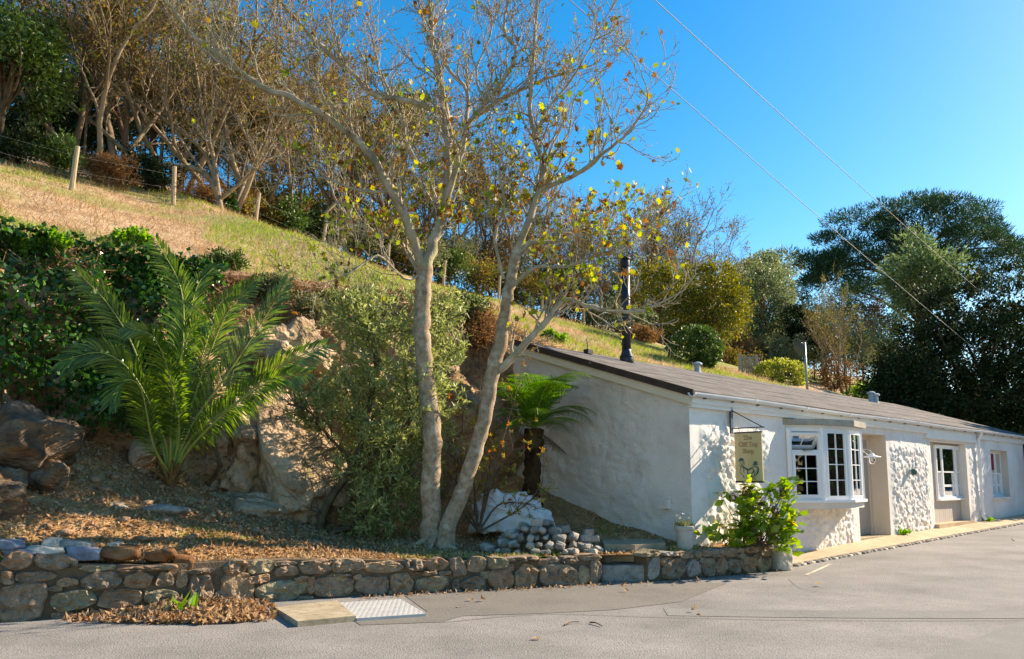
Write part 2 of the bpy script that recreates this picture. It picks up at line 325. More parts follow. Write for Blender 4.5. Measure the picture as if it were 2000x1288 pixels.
def qf(s): return np.interp(s, [-60, -12, -7, -5.4, -4.4, -3, -2, -1, 0, 1, 30], [6, 5.2, 5.2, 5.0, 4.9, 4.9, 4.7, 4.3, 4.0, 4.0, 4.0])
def zf(s): return np.interp(s, [-60, -12, -7, -5.5, -4.4, -3, -2, -1, 0, 1, 3], [2.4, 2.3, 1.95, 1.3, .85, .75, .9, 1.15, 1.5, 2.0, 2.4])
def qc(s): return qf(s) + np.interp(s, [-12, -6, -3, -1, .5, 3], [1.1, 1.2, 1.35, 1.5, .9, .7])
def zc(s): return np.interp(s, [-60, -12, -8, -5, -2, -.8, .8, 3, 20, 60], [6, 5.1, 4.95, 4.85, 5.0, 5.1, 4.5, 4.0, 3.9, 3.6])
def slope(s): return np.interp(s, [-60, -6, 15, 27, 60], [.46, .45, .38, .34, .34])
def hillz(s, q):
    d = np.maximum(q - qc(s), 0); d = np.where(d > 40, 40 + (d - 40) * .3, d)
    P = np.stack([s * .25, q * .25, 0 * q], -1)
    return zc(s) + slope(s) * d + .16 * fbm(P, 3, 5) * sstep(0, 3, d)
def terrz(s, q):
    a = np.clip((q - qw(s)) / np.maximum(qf(s) - qw(s), .3), 0, 1)
    P = np.stack([s * 1.3, q * 1.3, 0 * q], -1)
    return zw(s) + (zf(s) - zw(s)) * np.maximum(a - .12, 0) ** 1.25 * 1.17 + .05 * fbm(P, 3, 3) * sstep(.05, .3, a)
def groundz(x, y):
    s, q = SQ(np.asarray(x, float), np.asarray(y, float))
    b = zf(s) + (zc(s) - zf(s)) * np.clip((q - qf(s)) / (qc(s) - qf(s)), 0, 1)
    return np.where(q > qc(s), hillz(s, q), np.where(q > qf(s), b, np.where(q > qw(s) + .1, terrz(s, q), roadz(s))))
struct('ground', [(-700, -700, -.25), (700, -700, -.25), (700, 700, -.25), (-700, 700, -.25)], [(0, 1, 2, 3)], M['ground'], False)
# road: one sheet from behind the camera to the wall and the kerb
ss = np.unique(np.r_[np.linspace(-60, -10, 20), np.linspace(-10, 24, 90), np.linspace(24, 70, 18)])
kq = -.78
far = np.where(ss < pw[-1, 0], qw(ss) + .22, kq + .05); far = np.where(ss > 17.5, kq + .05, far)
uu = np.linspace(0, 1, 24) ** .7
S, U = np.meshgrid(ss, uu, indexing='ij'); Q = -45 + (far[:, None] + 45) * U
struct('road', W(S, Q, roadz(S)).reshape(-1, 3), grid_faces(len(ss), len(uu)), M['asphalt'])
def sheet(name, pix, z, m, dz=.004):
    P = np.array([at_z(x, y, z) for x, y in pix]); s, q = SQ(P[:, 0], P[:, 1]); P[:, 2] = roadz(s) + dz
    return struct(name, P, [tuple(range(len(P)))], m, False)
# repaired strips of asphalt, each a skin a few millimetres thick
sheet('asphalt_patch', [(835, 1196), (790, 1164), (1000, 1154), (1170, 1146), (1180, 1143), (1330, 1136), (1420, 1140), (1330, 1176), (1200, 1192), (1060, 1199), (905, 1204), (860, 1216), (704, 1222), (680, 1206)], .0, M['patch'])
def strip(name, px, wpx, m, dz):
    P = np.array([at_z(x, y, 0) for x, y in px])
    P = smooth_path(P, 30); T = nrm(np.gradient(P, axis=0)); Nn = np.stack([-T[:, 1], T[:, 0], 0 * T[:, 0]], 1) * wpx
    V = np.concatenate([P + Nn, P - Nn]); s, q = SQ(V[:, 0], V[:, 1]); V[:, 2] = roadz(s) + dz; n = len(P)
    return struct(name, V, [(i, i + 1, n + i + 1, n + i) for i in range(n - 1)], m, False)
strip('asphalt_trench', [(1300, 1196), (1500, 1199), (1750, 1201), (2080, 1201)], .24, M['patchblue'], .004)
strip('tar_joint', [(860, 1217), (1060, 1201), (1300, 1207), (1600, 1213), (2060, 1213)], .008, M['joint'], .008)
rc_ = np.random.default_rng(12)
for px in ([(1540, 1130), (1560, 1148), (1610, 1160), (1700, 1167), (1790, 1172)],):
    strip('road_crack', [(x + rc_.normal() * 3, y + rc_.normal()) for x, y in px], .0035, M['joint'], .006)
strip('worn_paint_line', [(1574, 1125), (1598, 1116), (1622, 1107)], .03, M['palestone'], .006)
sheet('asphalt_inlay', [(1795, 1292), (1880, 1258), (1960, 1226), (2090, 1180), (2120, 1292)], 0, M['patchblue'])
# pavement along the shop front, with a small-stone edge
ps = np.linspace(1.55, 26, 50)
pv = np.concatenate([W(ps, kq + .1, roadz(ps) + .035), W(ps, .12, roadz(ps) + .05 + .012 * np.clip(ps - 3, 0, 5)), W(ps, kq + .1, roadz(ps) - .1)])
n = len(ps); pvm = struct('pavement', pv, [(i, i + 1, n + i + 1, n + i) for i in range(n - 1)] + [(2 * n + i, 2 * n + i + 1, i + 1, i) for i in range(n - 1)], M['pavement'], False)
def pavz(s): return roadz(s) + .05 + .012 * np.clip(s - 3, 0, 5)
# terrace behind the long wall and planting bed in front of the shop
ts = np.arange(-16, .10, .075); tv = np.linspace(0, 1, 70)
S, U = np.meshgrid(ts, tv, indexing='ij'); q0 = qw(S) + .12; Q = q0 + (qf(S) + .15 - q0) * U
struct('terrace', W(S, Q, terrz(S, Q)).reshape(-1, 3), grid_faces(len(ts), len(tv)), M['terrace'])
bs = np.linspace(.02, pw[-1, 0] - .02, 26); bv = np.linspace(0, 1, 12)
S, U = np.meshgrid(bs, bv, indexing='ij'); q0 = qw(S) + .10; Q = q0 + (.06 - q0) * U
zb = .39 + .03 * fbm(np.stack([S * 3, Q * 3, 0 * S], -1), 3, 9)
struct('planting_bed', W(S, Q, zb).reshape(-1, 3), grid_faces(len(bs), len(bv)), M['terrace'])
# the cut bank: earth and rock, displaced along its face
bs = np.r_[np.arange(-17, 1.6, .06), np.linspace(1.7, 26, 30)]; bv = np.linspace(-.06, 1.06, 90)
S, U = np.meshgrid(bs, bv, indexing='ij')
def bank(S, U):
    e = np.clip(U, 0, 1) ** np.where(U > .55, .9, 1.1)
    prof = np.where(e < .8, e * .62, .496 + (e - .8) * 2.52)        # steep face, rounded brow
    q = qf(S) + (qc(S) - qf(S)) * prof; z = zf(S) + (zc(S) - zf(S)) * U
    P = np.stack([S * .9, z * 1.1 + S * .35, q * 0], -1)
    rid = np.abs(fbm(P * 1.3 + 4, 5, 11)); blk, b2, hid = worley(S * 1.7 + z * .5, z * 2.1 - S * .5, 21)
    out = .34 * fbm(P * .8, 4, 7) + .30 * (.4 - rid) + .22 * (hid - .5) * sstep(0, .12, b2 - blk) + .05 * fbm(P * 7, 3, 31)
    k = sstep(-.02, .08, U) * (1 - sstep(.93, 1.02, U))
    return q - out * k, z + .10 * out * k
Q, Z = bank(S, U)
struct('rock_bank', W(S, Q, Z).reshape(-1, 3), grid_faces(len(bs), len(bv)), M['bank'], False)
hs_ = np.unique(np.r_[np.linspace(-90, -16, 24), np.arange(-16, 32, .3), np.linspace(32, 160, 36)]); hv = np.r_[0, np.cumsum(np.r_[np.full(50, .3), np.linspace(.4, 6, 50)])]
S, U = np.meshgrid(hs_, hv, indexing='ij'); Q = qc(S) - .12 + U
struct('hillside', W(S, Q, hillz(S, Q) + .02 * (U > 0)).reshape(-1, 3), grid_faces(len(hs_), len(hv)), M['hill'])
# ---------------------------------------------------------------- rock shapes
def ico(sub):
    import bmesh
    bm = bmesh.new(); bmesh.ops.create_icosphere(bm, subdivisions=sub, radius=1); bm.verts.ensure_lookup_table()
    V = np.array([v.co[:] for v in bm.verts]); Fc = np.array([[v.index for v in f.verts] for f in bm.faces]); bm.free(); return V, Fc
ICO = {k: ico(k) for k in (1, 2, 3, 4, 5)}
def rockshape(seed, sub=3, planes=14, box=0.0, rough=.06, fr=2.2):
    rng = np.random.default_rng(seed); V, Fc = ICO[sub]; D = nrm(V)
    Nn = nrm(rng.normal(size=(planes, 3))); h = rng.uniform(.72, 1, planes)
    if box:
        Nn = np.concatenate([Nn, nrm(np.array([[1, 0, 0], [-1, 0, 0], [0, 1, 0], [0, -1, 0], [0, 0, 1], [0, 0, -1]]) + rng.normal(size=(6, 3)) * .12)]); h = np.r_[h + .28, np.full(6, box)]
    dp = D @ Nn.T; r = np.where(dp > .05, h / np.maximum(dp, .05), 9).min(1); r = np.minimum(r, 1.25)
    r = r * (1 + rough * fbm(D * fr + seed, 4, seed % 97))
    return D * r[:, None], Fc
def rotz(V, a): c, s = math.cos(a), math.sin(a); return V @ np.array([[c, s, 0], [-s, c, 0], [0, 0, 1]])
def rotx(V, a): c, s = math.cos(a), math.sin(a); return V @ np.array([[1, 0, 0], [0, c, s], [0, -s, c]])
def roty(V, a): c, s = math.cos(a), math.sin(a); return V @ np.array([[c, 0, -s], [0, 1, 0], [s, 0, c]])
def boulder(name, label, pos, size, seed, m, rot=(0, 0, 0), sub=4, box=0, group=None, cat_='rock', **k):
    V, Fc = rockshape(seed, sub, box=box, **k); V = V * np.array(size); V = rotz(roty(rotx(V, rot[0]), rot[1]), rot[2])
    o = obj(name, V + np.array(pos), Fc, m, None, False, org=np.array(pos, float)); return tag(o, label, cat_, group)
# rocks of the bank that stand out
boulder('rock_outcrop', 'tall bare tan rock face in the bank between the palm and the olive shrub', at(570, 885, 12.75), (.66, .42, 1.45), 5, M['rock'], (R(-36), R(-8), R(42)), 5, box=.78, rough=.16, fr=2.4)
boulder('rock_outcrop', 'sloping tan rock shoulder left of the tall rock face', at(505, 830, 12.9), (.5, .4, .8), 6, M['rock'], (R(-40), R(10), R(30)), 5, box=.8, rough=.22, fr=3)
boulder('rock_outcrop', 'tan rock ledge above the tall rock face', at(560, 690, 13.6), (.7, .4, .5), 7, M['rock'], (R(-30), R(-10), R(40)), 5, box=.8, rough=.25, fr=3)
boulder('rock_outcrop', 'knobbly tan rock with dark hollows right behind the palm stem', at(492, 905, 12.75), (.62, .5, .8), 8, M['rock'], (0, R(-10), R(50)), 5, rough=.34, fr=3)
boulder('rock_outcrop', 'low mossy rock at the foot of the tall rock face', at(470, 990, 12.1), (.6, .45, .26), 9, M['rock'], (0, R(8), R(10)), 5, rough=.15)
boulder('rock_outcrop', 'small square tan rock under the ivy left of the palm stem', at(283, 880, 11.6), (.2, .3, .38), 14, M['rock'], (0, R(4), R(20)), 4)
boulder('layered_boulder', 'big dark layered boulder leaning at the left edge of the bank', at(45, 885, 10.0), (.40, .55, .74), 17, M['darkrock'], (R(10), R(34), R(-15)), 5, rough=.15, fr=1.8, planes=20)
boulder('layered_boulder', 'dark boulder low at the left edge, below the leaning one', at(-8, 985, 9.4), (.3, .4, .5), 19, M['darkrock'], (0, R(15), R(10)), 5, rough=.15, planes=20)
boulder('layered_boulder', 'dark boulder with a sharp right edge beside the leaf litter', at(88, 940, 10.05), (.26, .34, .36), 23, M['darkrock'], (0, R(30), R(25)), 5, rough=.14, planes=20)
boulder('flat_rock', 'flat grey rock half buried before the palm, the left one', at(222, 992, 10.3), (.24, .22, .10), 26, M['greystone'], (0, 0, 0), 4)
boulder('flat_rock', 'flat grey rock half buried before the palm, the right one', at(305, 1000, 10.5), (.36, .22, .11), 29, M['greystone'], (0, 0, R(10)), 4)
# ---------------------------------------------------------------- dry-stone walls
SHAPES = {}
def wall_stone(parent, P0, u, nrmv, l0, l1, z0, z1, seed, m, depth=.16, proud=.045):
    """one stone: an uneven rounded outline in the plane of the wall, pushed out and rounded over"""
    rng = np.random.default_rng(seed); n = 18; a = np.linspace(0, 2 * math.pi, n, endpoint=False) + rng.uniform(0, .3)
    p = rng.uniform(3.0, 5.5); rr = (np.abs(np.cos(a)) ** p + np.abs(np.sin(a)) ** p) ** (-1 / p)
    na = rng.uniform(0, 6.28, 5); nh = rng.uniform(.80, 1.08, 5); rr = np.minimum(rr, np.min(np.where(np.cos(a[:, None] - na) > .15, nh / np.maximum(np.cos(a[:, None] - na), .15), 9), 1))
    rr *= 1 + .10 * vnoise(np.stack([np.cos(a) * 1.6, np.sin(a) * 1.6, a * 0 + seed * 3.1], -1), 3) + rng.uniform(-.035, .03, n)
    cx, cz, hx, hz = (l0 + l1) / 2, (z0 + z1) / 2, (l1 - l0) / 2 * 1.07, (z1 - z0) / 2 * 1.08
    sk = rng.uniform(-.12, .12); bx, bz = rng.uniform(-.15, .15), rng.uniform(-.1, .2); pr = proud * rng.uniform(.5, 1.3)
    rings = []
    for sc_, dp in ((1.0, depth), (1.0, -.45 * pr), (.92, -1.0 * pr), (.72, -1.1 * pr), (.40, -1.08 * pr)):
        x = np.cos(a) * rr * hx * sc_ + sk * np.sin(a) * hz * sc_ * rr; zz = np.sin(a) * rr * hz * sc_
        j = pr * .85 * fbm(np.stack([x * 17, zz * 17, 0 * x + seed], -1), 3, 5, .6) if sc_ < 1 else 0
        rings.append(np.stack([cx + x + (1 - sc_) * bx * hx, cz + zz + (1 - sc_) * bz * hz, dp + j + 0 * x], 1))
    rings.append(np.array([[cx + bx * hx, cz + bz * hz, -1.25 * pr]]))
    L = np.concatenate(rings)
    V = np.array(P0) + L[:, 0:1] * u + L[:, 1:2] * np.array([0, 0, 1.]) - L[:, 2:3] * nrmv
    fs = []
    for k in range(4):
        for i in range(n): fs.append((k * n + i, k * n + (i + 1) % n, (k + 1) * n + (i + 1) % n, (k + 1) * n + i))
    for i in range(n): fs.append((4 * n + i, 4 * n + (i + 1) % n, 5 * n))
    return obj('stone', V, fs, m, parent, False)
def wall_hit(poly, px, py):
    """point of the wall's face (a vertical sheet over the plan line) seen at a pixel"""
    d = ray(px, py)
    for i in range(len(poly) - 1):
        A, B = np.array(poly[i][:2]), np.array(poly[i + 1][:2]); e = B - A
        den = d[0] * e[1] - d[1] * e[0]; t = (A[0] * e[1] - A[1] * e[0]) / den; h = np.array([d[0] * t, d[1] * t])
        k = (h - A) @ e / (e @ e)
        if k <= 1 or i == len(poly) - 2:
            if k >= -.0001 or i == 0: return i, k * np.linalg.norm(e), CAMZ + d[2] * t
    return 0, 0, 0
def zoomed(lst, ox, oy, f): return [(ox + a / f, oy + b / f, ox + c / f, oy + d / f) for a, b, c, d in lst]
def build_wall(root, poly, boxes, seed, special={}):
    for k, (x0, y0, x1, y1) in enumerate(boxes):
        i, lm, zm = wall_hit(poly, (x0 + x1) / 2, (y0 + y1) / 2)
        A, B = np.array(poly[i]), np.array(poly[i + 1]); e = (B - A)[:2]; ln = np.linalg.norm(e); u = np.array([e[0] / ln, e[1] / ln, 0]); nv = np.array([u[1], -u[0], 0])
        def hit(px, py):
            d = ray(px, py); den = d[0] * e[1] - d[1] * e[0]; t = (A[0] * e[1] - A[1] * e[0]) / den
            return (np.array([d[0] * t, d[1] * t]) - A[:2]) @ e / ln, CAMZ + d[2] * t
        l0, _ = hit(x0, (y0 + y1) / 2); l1, _ = hit(x1, (y0 + y1) / 2); _, zt = hit((x0 + x1) / 2, y0); _, zb = hit((x0 + x1) / 2, y1)
        wall_stone(root, (A[0], A[1], 0), u, nv, l0, l1, max(zb, -.08), zt, seed + k, special.get(k, ROCKS[(k * 7 + seed) % 4 if (k % 5) else 1]), proud=.05 if (x1 - x0) > 25 else .03)
def wall_core(root, poly, tops, back=.34, inset=.012):
    P = np.array(poly); pts = []
    T = np.zeros((len(P), 2)); T[1:-1] = P[2:, :2] - P[:-2, :2]; T[0] = P[1, :2] - P[0, :2]; T[-1] = P[-1, :2] - P[-2, :2]; T = T / np.linalg.norm(T, axis=1, keepdims=True)
    Nn = np.stack([-T[:, 1], T[:, 0]], 1)
    m = MB(); n = len(P); f = P[:, :2] + Nn * inset; b = P[:, :2] + Nn * back
    V = np.concatenate([np.c_[f, np.full(n, -.2)], np.c_[f, tops], np.c_[b, tops], np.c_[b, np.full(n, -.2)]])
    fs = []
    for i in range(n - 1):
        for k in range(3): fs.append((k * n + i, k * n + i + 1, (k + 1) * n + i + 1, (k + 1) * n + i))
    fs += [(0, n, 2 * n, 3 * n), (n - 1, 4 * n - 1, 3 * n - 1, 2 * n - 1)]
    m.add(V, fs); return m.build('mortar', M['mortar'], root)
longw = thing('retaining_wall', 'low mortared rubble wall along the road, left of the granite steps', 'stone wall', LW[3])
PL = [LW[0], LW[1], LW[2], LW[3], LW[4], LW[5]]
boxes = zoomed([(0, 400, 270, 615), (290, 435, 525, 548), (535, 435, 795, 548), (90, 330, 310, 392), (320, 368, 435, 418), (455, 333, 675, 435), (690, 330, 860, 425), (865, 335, 975, 420), (985, 325, 1045, 415),
    (820, 432, 985, 508), (1050, 350, 1190, 505), (1190, 440, 1250, 520), (1215, 345, 1425, 510), (1290, 520, 1415, 555), (0, 225, 180, 320), (195, 240, 435, 325), (840, 522, 960, 560), (265, 410, 350, 445), (0, 325, 85, 400),
    (290, 555, 440, 610), (450, 548, 560, 600), (440, 300, 640, 332), (640, 300, 980, 330), (570, 555, 700, 605), (710, 550, 830, 600), (965, 515, 1050, 560), (1060, 515, 1180, 560), (1050, 315, 1190, 345),
    (1250, 270, 1385, 340), (1390, 272, 1525, 345), (1530, 300, 1660, 362), (1665, 270, 1845, 345), (1850, 265, 1990, 340), (1430, 385, 1740, 500), (1380, 350, 1500, 400), (1750, 360, 1965, 470), (1640, 355, 1740, 385), (1650, 468, 1745, 497), (1425, 505, 1520, 545), (1530, 275, 1655, 298), (1850, 342, 1960, 360), (800, 440, 830, 500)], 0, 1000, 2.857)
boxes += zoomed([(0, 410, 130, 480), (138, 410, 315, 478), (322, 415, 540, 480), (547, 405, 660, 470), (668, 400, 790, 470), (797, 400, 885, 508), (893, 395, 995, 482), (1002, 395, 1110, 458), (1115, 390, 1285, 420), (1412, 392, 1505, 432), (1508, 380, 1640, 412),
    (55, 490, 250, 617), (0, 500, 50, 595), (270, 502, 450, 607), (465, 475, 592, 600), (605, 498, 800, 584), (600, 472, 720, 496), (806, 515, 850, 577), (857, 502, 990, 590), (965, 472, 1030, 518), (1008, 462, 1143, 580), (1090, 430, 1150, 478), (1153, 422, 1290, 574), (1300, 437, 1505, 560), (1288, 407, 1340, 448), (1345, 395, 1410, 433),
    (1450, 520, 1508, 562), (1512, 440, 1574, 552), (1577, 412, 1640, 548), (725, 472, 795, 496), (255, 490, 300, 520), (455, 575, 520, 612), (1035, 560, 1075, 590)], 600, 950, 2.857)
build_wall(longw, PL, boxes, 100)
wall_core(longw, PL, [.60, .58, .50, .47, .38, .34])
planter = thing('planter_wall', 'short rubble wall of the planting bed, right of the granite steps', 'stone wall', PW[1])
pbox = zoomed([(612, 535, 697, 715), (545, 478, 710, 535), (705, 532, 790, 605), (715, 540, 905, 712), (908, 542, 1027, 697), (1030, 545, 1162, 690), (1165, 530, 1255, 682), (1258, 542, 1365, 668), (1368, 525, 1480, 662), (1485, 545, 1580, 652), (1582, 532, 1662, 642),
    (715, 490, 833, 528), (836, 485, 970, 542), (975, 485, 1040, 538), (1045, 477, 1120, 532), (1125, 470, 1215, 538), (1220, 462, 1330, 530), (1335, 500, 1400, 545), (1388, 447, 1510, 500), (1450, 503, 1512, 555), (1517, 457, 1605, 530), (1022, 540, 1068, 582), (1330, 462, 1385, 500)], 1120, 960, 4.1667)
build_wall(planter, PW, pbox, 300, {4: M['greystone'], 0: M['greystone'], 11: M['greystone']})
wall_core(planter, PW, [.36, .35, .34, .33], .30)
boulder('end_boulder', 'upright grey boulder closing the right end of the planter wall', at_z(1531, 1110, .05) + np.array([0, .16, .12]), (.17, .2, .2), 41, M['palestone'], (0, 0, R(20)), 4, box=.85)
# loose stones lying on the left of the long wall
for k, (b, m_, lab) in enumerate([((0, 195, 250, 300), 'bluestone', 'pale blue grey slab at the far left on top of the wall'), ((95, 285, 440, 372), 'bluestone', 'dark slate slab with a straight edge lying on the wall top'),
        ((350, 268, 720, 362), 'palestone', 'thin pale slab with a sunlit top on the wall'), ((510, 178, 680, 290), 'palestone', 'upright pale block behind the thin slab'), ((690, 205, 1030, 335), 'greystone', 'olive grey stone behind the blue grey one'),
        ((750, 275, 1140, 420), 'bluestone', 'rounded blue grey stone tilted on the wall top'), ((1160, 268, 1550, 422), 'brownstone', 'long ochre brown block on the wall top'), ((1640, 310, 1960, 430), 'brownstone', 'reddish brown stone at the right end of the loose row'),
        ((1930, 380, 2170, 540), 'brownstone', 'reddish brown stone lowest at the right end of the loose row'), ((1230, 225, 1345, 270), 'palestone', 'small pale chip behind the ochre brown block')]):
    x0, y0, x1, y1 = [v / 5.714 for v in b]; y0 += 1020; y1 += 1020
    i, l, zz = wall_hit(PL, (x0 + x1) / 2, y1); base = np.array(PL[i][:2]) + nrm(np.array(PL[i + 1][:2]) - np.array(PL[i][:2])) * l
    Y = base[1] + (.30 if k in (3, 4, 9) else .17); p0, p1 = at(x0, (y0 + y1) / 2, Y), at(x1, (y0 + y1) / 2, Y); zt, zb = at(x0, y0, Y)[2], at(x0, y1, Y)[2]
    boulder('loose_stone', lab, ((p0[0] + p1[0]) / 2, Y, (zt + zb) / 2), ((p1[0] - p0[0]) / 1.9, .17, (zt - zb) / 1.8), 60 + k, M[m_], (0, R([6, 8, 3, -4, 5, 9, 0, -8, 12, 0][k]), R(15)), 4, box=.88, group='loose stones on the wall', cat_='stone', rough=.05)
# granite steps
for nm, lab, (x0, x1, yt, yb, z0, z1, dpt), sd in (('granite_step', 'lower rough granite step between the two walls', (1174, 1267, 1100, 1137, -.02, .23, .52), 3), ('granite_step', 'upper granite step set behind the lower one', (1180, 1238, 1068, 1094, .2, .42, .5), 4)):
    pl = at_z(x0, yb, max(z0, 0)) if z0 < 0 else at(x0, yb, at_z(1200, 1137, 0)[1] + .36); pr = at_z(x1, yb - 4, .02) if z0 < 0 else at(x1, yb - 3, at_z(1200, 1137, 0)[1] + .46)
    e = (pr - pl)[:2]; ln = np.linalg.norm(e); u = np.array([e[0] / ln, e[1] / ln, 0]); v = np.array([-u[1], u[0], 0])
    nx, ny, nz = 22, 12, 8; rng = np.random.default_rng(sd)
    V, Fc = ICO[5]; D = V / np.abs(V).max(1, keepdims=True); D = D * (1 - .05 * (np.sort(np.abs(D), 1)[:, 1:2] ** 8))
    D = D + .035 * fbm(D * 3 + sd, 4, sd)[:, None] * nrm(V) * np.array([.6, 1.4, .5])
    V = np.array([pl[0], pl[1], 0]) + u * ln / 2 + v * dpt / 2 + np.array([0, 0, (z0 + z1) / 2]) + D[:, :1] * u * ln / 2 + D[:, 1:2] * v * dpt / 2 + D[:, 2:] * np.array([0, 0, (z1 - z0) / 2])
    tag(obj(nm, V, Fc, M['greystone'], None, False, org=np.array([pl[0], pl[1], 0])), lab, 'step', 'granite steps')
# stone path slab behind the steps
pp = [at_z(x, y, .45) for x, y in ((1165, 1043), (1290, 1050), (1300, 1066), (1240, 1070), (1180, 1068))]
mb = MB(); b = np.array(pp); t = b + [0, 0, .04]; n = len(b); mb.add(np.concatenate([b - [0, 0, .2], t]), [tuple(range(n, 2 * n))] + [(i, (i + 1) % n, n + (i + 1) % n, n + i) for i in range(n)])
tag(mb.build('paving_slab', M['concrete'], org=pp[2]), 'worn stone slab of the path above the granite steps', 'slab')
# inspection cover set in a concrete slab
sz = .055
A = [at_z(x, y, sz) for x, y in ((536, 1186), (655, 1174), (697, 1204), (582, 1214))]; B_ = [at_z(x, y, sz) for x, y in ((660, 1173), (782, 1166), (832, 1194), (697, 1203))]
A[1] = B_[0] + np.array([-.01, 0, 0]); A[2] = B_[3] + np.array([-.01, 0, 0])
m_ = MB(); A = np.array(A); m_.add(*hexa(A - [0, 0, .2], A)); tag(m_.build('concrete_slab', M['concrete'], org=A[0]), 'worn concrete slab beside the steel cover at the foot of the wall', 'slab')
cov = thing('inspection_cover', 'silver steel tread-plate cover set beside the concrete slab', 'cover', B_[0])
B_ = np.array(B_); B_[:, 2] = .03; m_ = MB(); m_.add(*hexa(B_ - [0, 0, .12], B_)); m_.build('plate', M['plate'], cov)
m_ = MB(); ea, eb = (B_[1] - B_[0]), (B_[3] - B_[0])
for i in range(26):
    for j in range(12):
        p = B_[0] + ea * (i + .5) / 26 + eb * (j + .5) / 12 + (B_[2] - B_[1] - eb) * (i / 26) * (j / 12); a = R(45 if (i + j) % 2 else -45); l, wd = .017, .005
        dx, dy = np.array([math.cos(a), math.sin(a), 0]), np.array([-math.sin(a), math.cos(a), 0]); tp = p + [0, 0, .0035]
        m_.add([p - dx * l, p - dy * wd, p + dx * l, p + dy * wd, tp], [(0, 1, 4), (1, 2, 4), (2, 3, 4), (3, 0, 4)])
tag(m_.build('tread_pattern', M['plate'], cov), kind='stuff')
# small stones along the pavement edge: pieces of the pavement
rs_ = random.Random(5); s_ = pw[-1, 0] + .05; kv = [rockshape(200 + k, 2, box=.82, rough=.04) for k in range(5)]; kme = [make_mesh('edge_stone', v, f, M['palestone' if k % 2 else 'greystone']) for k, (v, f) in enumerate(kv)]; nk = 0
while s_ < 17.5:
    l = rs_.uniform(.10, .22); o = link('edge_stone', kme[nk % 5], pvm); p = W(s_ + l / 2, kq + .03 + rs_.uniform(-.02, .02), float(roadz(s_)) - .005)
    o.location = tuple(p); o.scale = (l * .5, .075, .055); o.rotation_euler = (0, 0, math.atan2(DV[1], DV[0]) + rs_.uniform(-.1, .1)); s_ += l * 1.05; nk += 1
# ---------------------------------------------------------------- the shop
LEN = 18.3; ZE = fac(1353, 765)[1]; QR = 3.75; ZR = ZE + 1.22
def roofz(q): return ZE + (ZR - ZE) * q / QR
shop = thing('whitewashed_shop', 'long low whitewashed stone shop with a brown felt roof under the hill', 'building', W(0, 0, .3))
def sx(px, py, q=0): return fac(px, py, q)[0]
d1 = (6.05, sx(1735, 950)); d2 = (sx(1822, 950), sx(1891, 950)); w3 = (sx(1937, 920), sx(1969.5, 920)); zd2 = fac(1822, 862)[1]; z3 = (fac(1938, 972)[1], fac(1938, 879)[1])
by0 = sx(1538, 900); bayw = (by0 + .12, by0 + 2.5); zbay = (1.02, 2.36)
ZD1 = fac(1733, 851)[1]
OPEN = [(d1[0], d1[1], -.3, ZD1), (d2[0], d2[1], -.3, zd2), (w3[0], w3[1], z3[0], z3[1]), (bayw[0], bayw[1], zbay[0], zbay[1])]
ZT = ZE - .12
ed = [v for o in OPEN for v in o[:2]]; ez = [v for o in OPEN for v in o[2:]]
gs = np.unique(np.round(np.r_[np.arange(0, LEN, .032), LEN, ed], 4)); gz = np.unique(np.round(np.r_[np.arange(-.25, ZT, .032), ZT, ez], 4))
def merge(g, keep):
    out = [g[0]]
    for v in g[1:]:
        if v - out[-1] < .012:
            if any(abs(v - k) < 1e-3 for k in keep): out[-1] = v
        else: out.append(v)
    return np.array(out)
gs = merge(gs, ed); gz = merge(gz, ez)
S, Z = np.meshgrid(gs, gz, indexing='ij')
f1, f2, hid = worley(S * 4.6 + .4 * vnoise(np.stack([S * 3, Z * 3, 0 * S], -1), 4), Z * 6.5, 7)
lump = .026 * (sstep(0, .22, f2 - f1) * (.3 + hid)) + .030 * (.5 - np.abs(fbm(np.stack([S * 6, Z * 8, 0 * S], -1), 4, 12))) + .030 * np.abs(fbm(np.stack([S * 13 + Z * 4, Z * 15, 0 * S], -1), 4, 13, .65))
amp = np.interp(S, [0, .25, .45, 2.6, 3.0, 5.6, 5.8, d1[0] - .1, d1[1] + .12, d1[1] + .35, d2[0] - .4, d2[0] - .2, d2[1] + .15, d2[1] + .3, 13.65, 13.75, 19], [.06, .1, .9, .9, .8, .8, .3, .1, .1, .9, .9, .15, .05, .5, .5, .06, .06])
amp = np.where((S > 2.3) & (S < 5.7) & (Z > .95), amp * (1 - sstep(2.3, 2.6, S)), amp)
amp = amp * np.interp(Z, [-1, 2.12, 2.3, 3], [1, 1, .25, .1])
for o in OPEN:
    dx = np.maximum(np.maximum(o[0] - S, S - o[1]), 0); dz = np.maximum(np.maximum(o[2] - Z, Z - o[3]), 0); amp = amp * np.clip(np.hypot(dx, dz) / .09, 0, 1)
amp = amp * np.clip(S / .08, 0, 1)
V = W(S, -lump * amp, Z).reshape(-1, 3); Fc = grid_faces(len(gs), len(gz))
cs = (gs[:-1] + gs[1:]) / 2; cz = (gz[:-1] + gz[1:]) / 2; CS, CZ = np.meshgrid(cs, cz, indexing='ij'); keep = np.ones(CS.shape, bool)
for o in OPEN: keep &= ~((CS > o[0]) & (CS < o[1]) & (CZ > o[2]) & (CZ < o[3]))
obj('front_wall', V, Fc[keep.ravel()][:, ::-1], M['white'], shop, False)
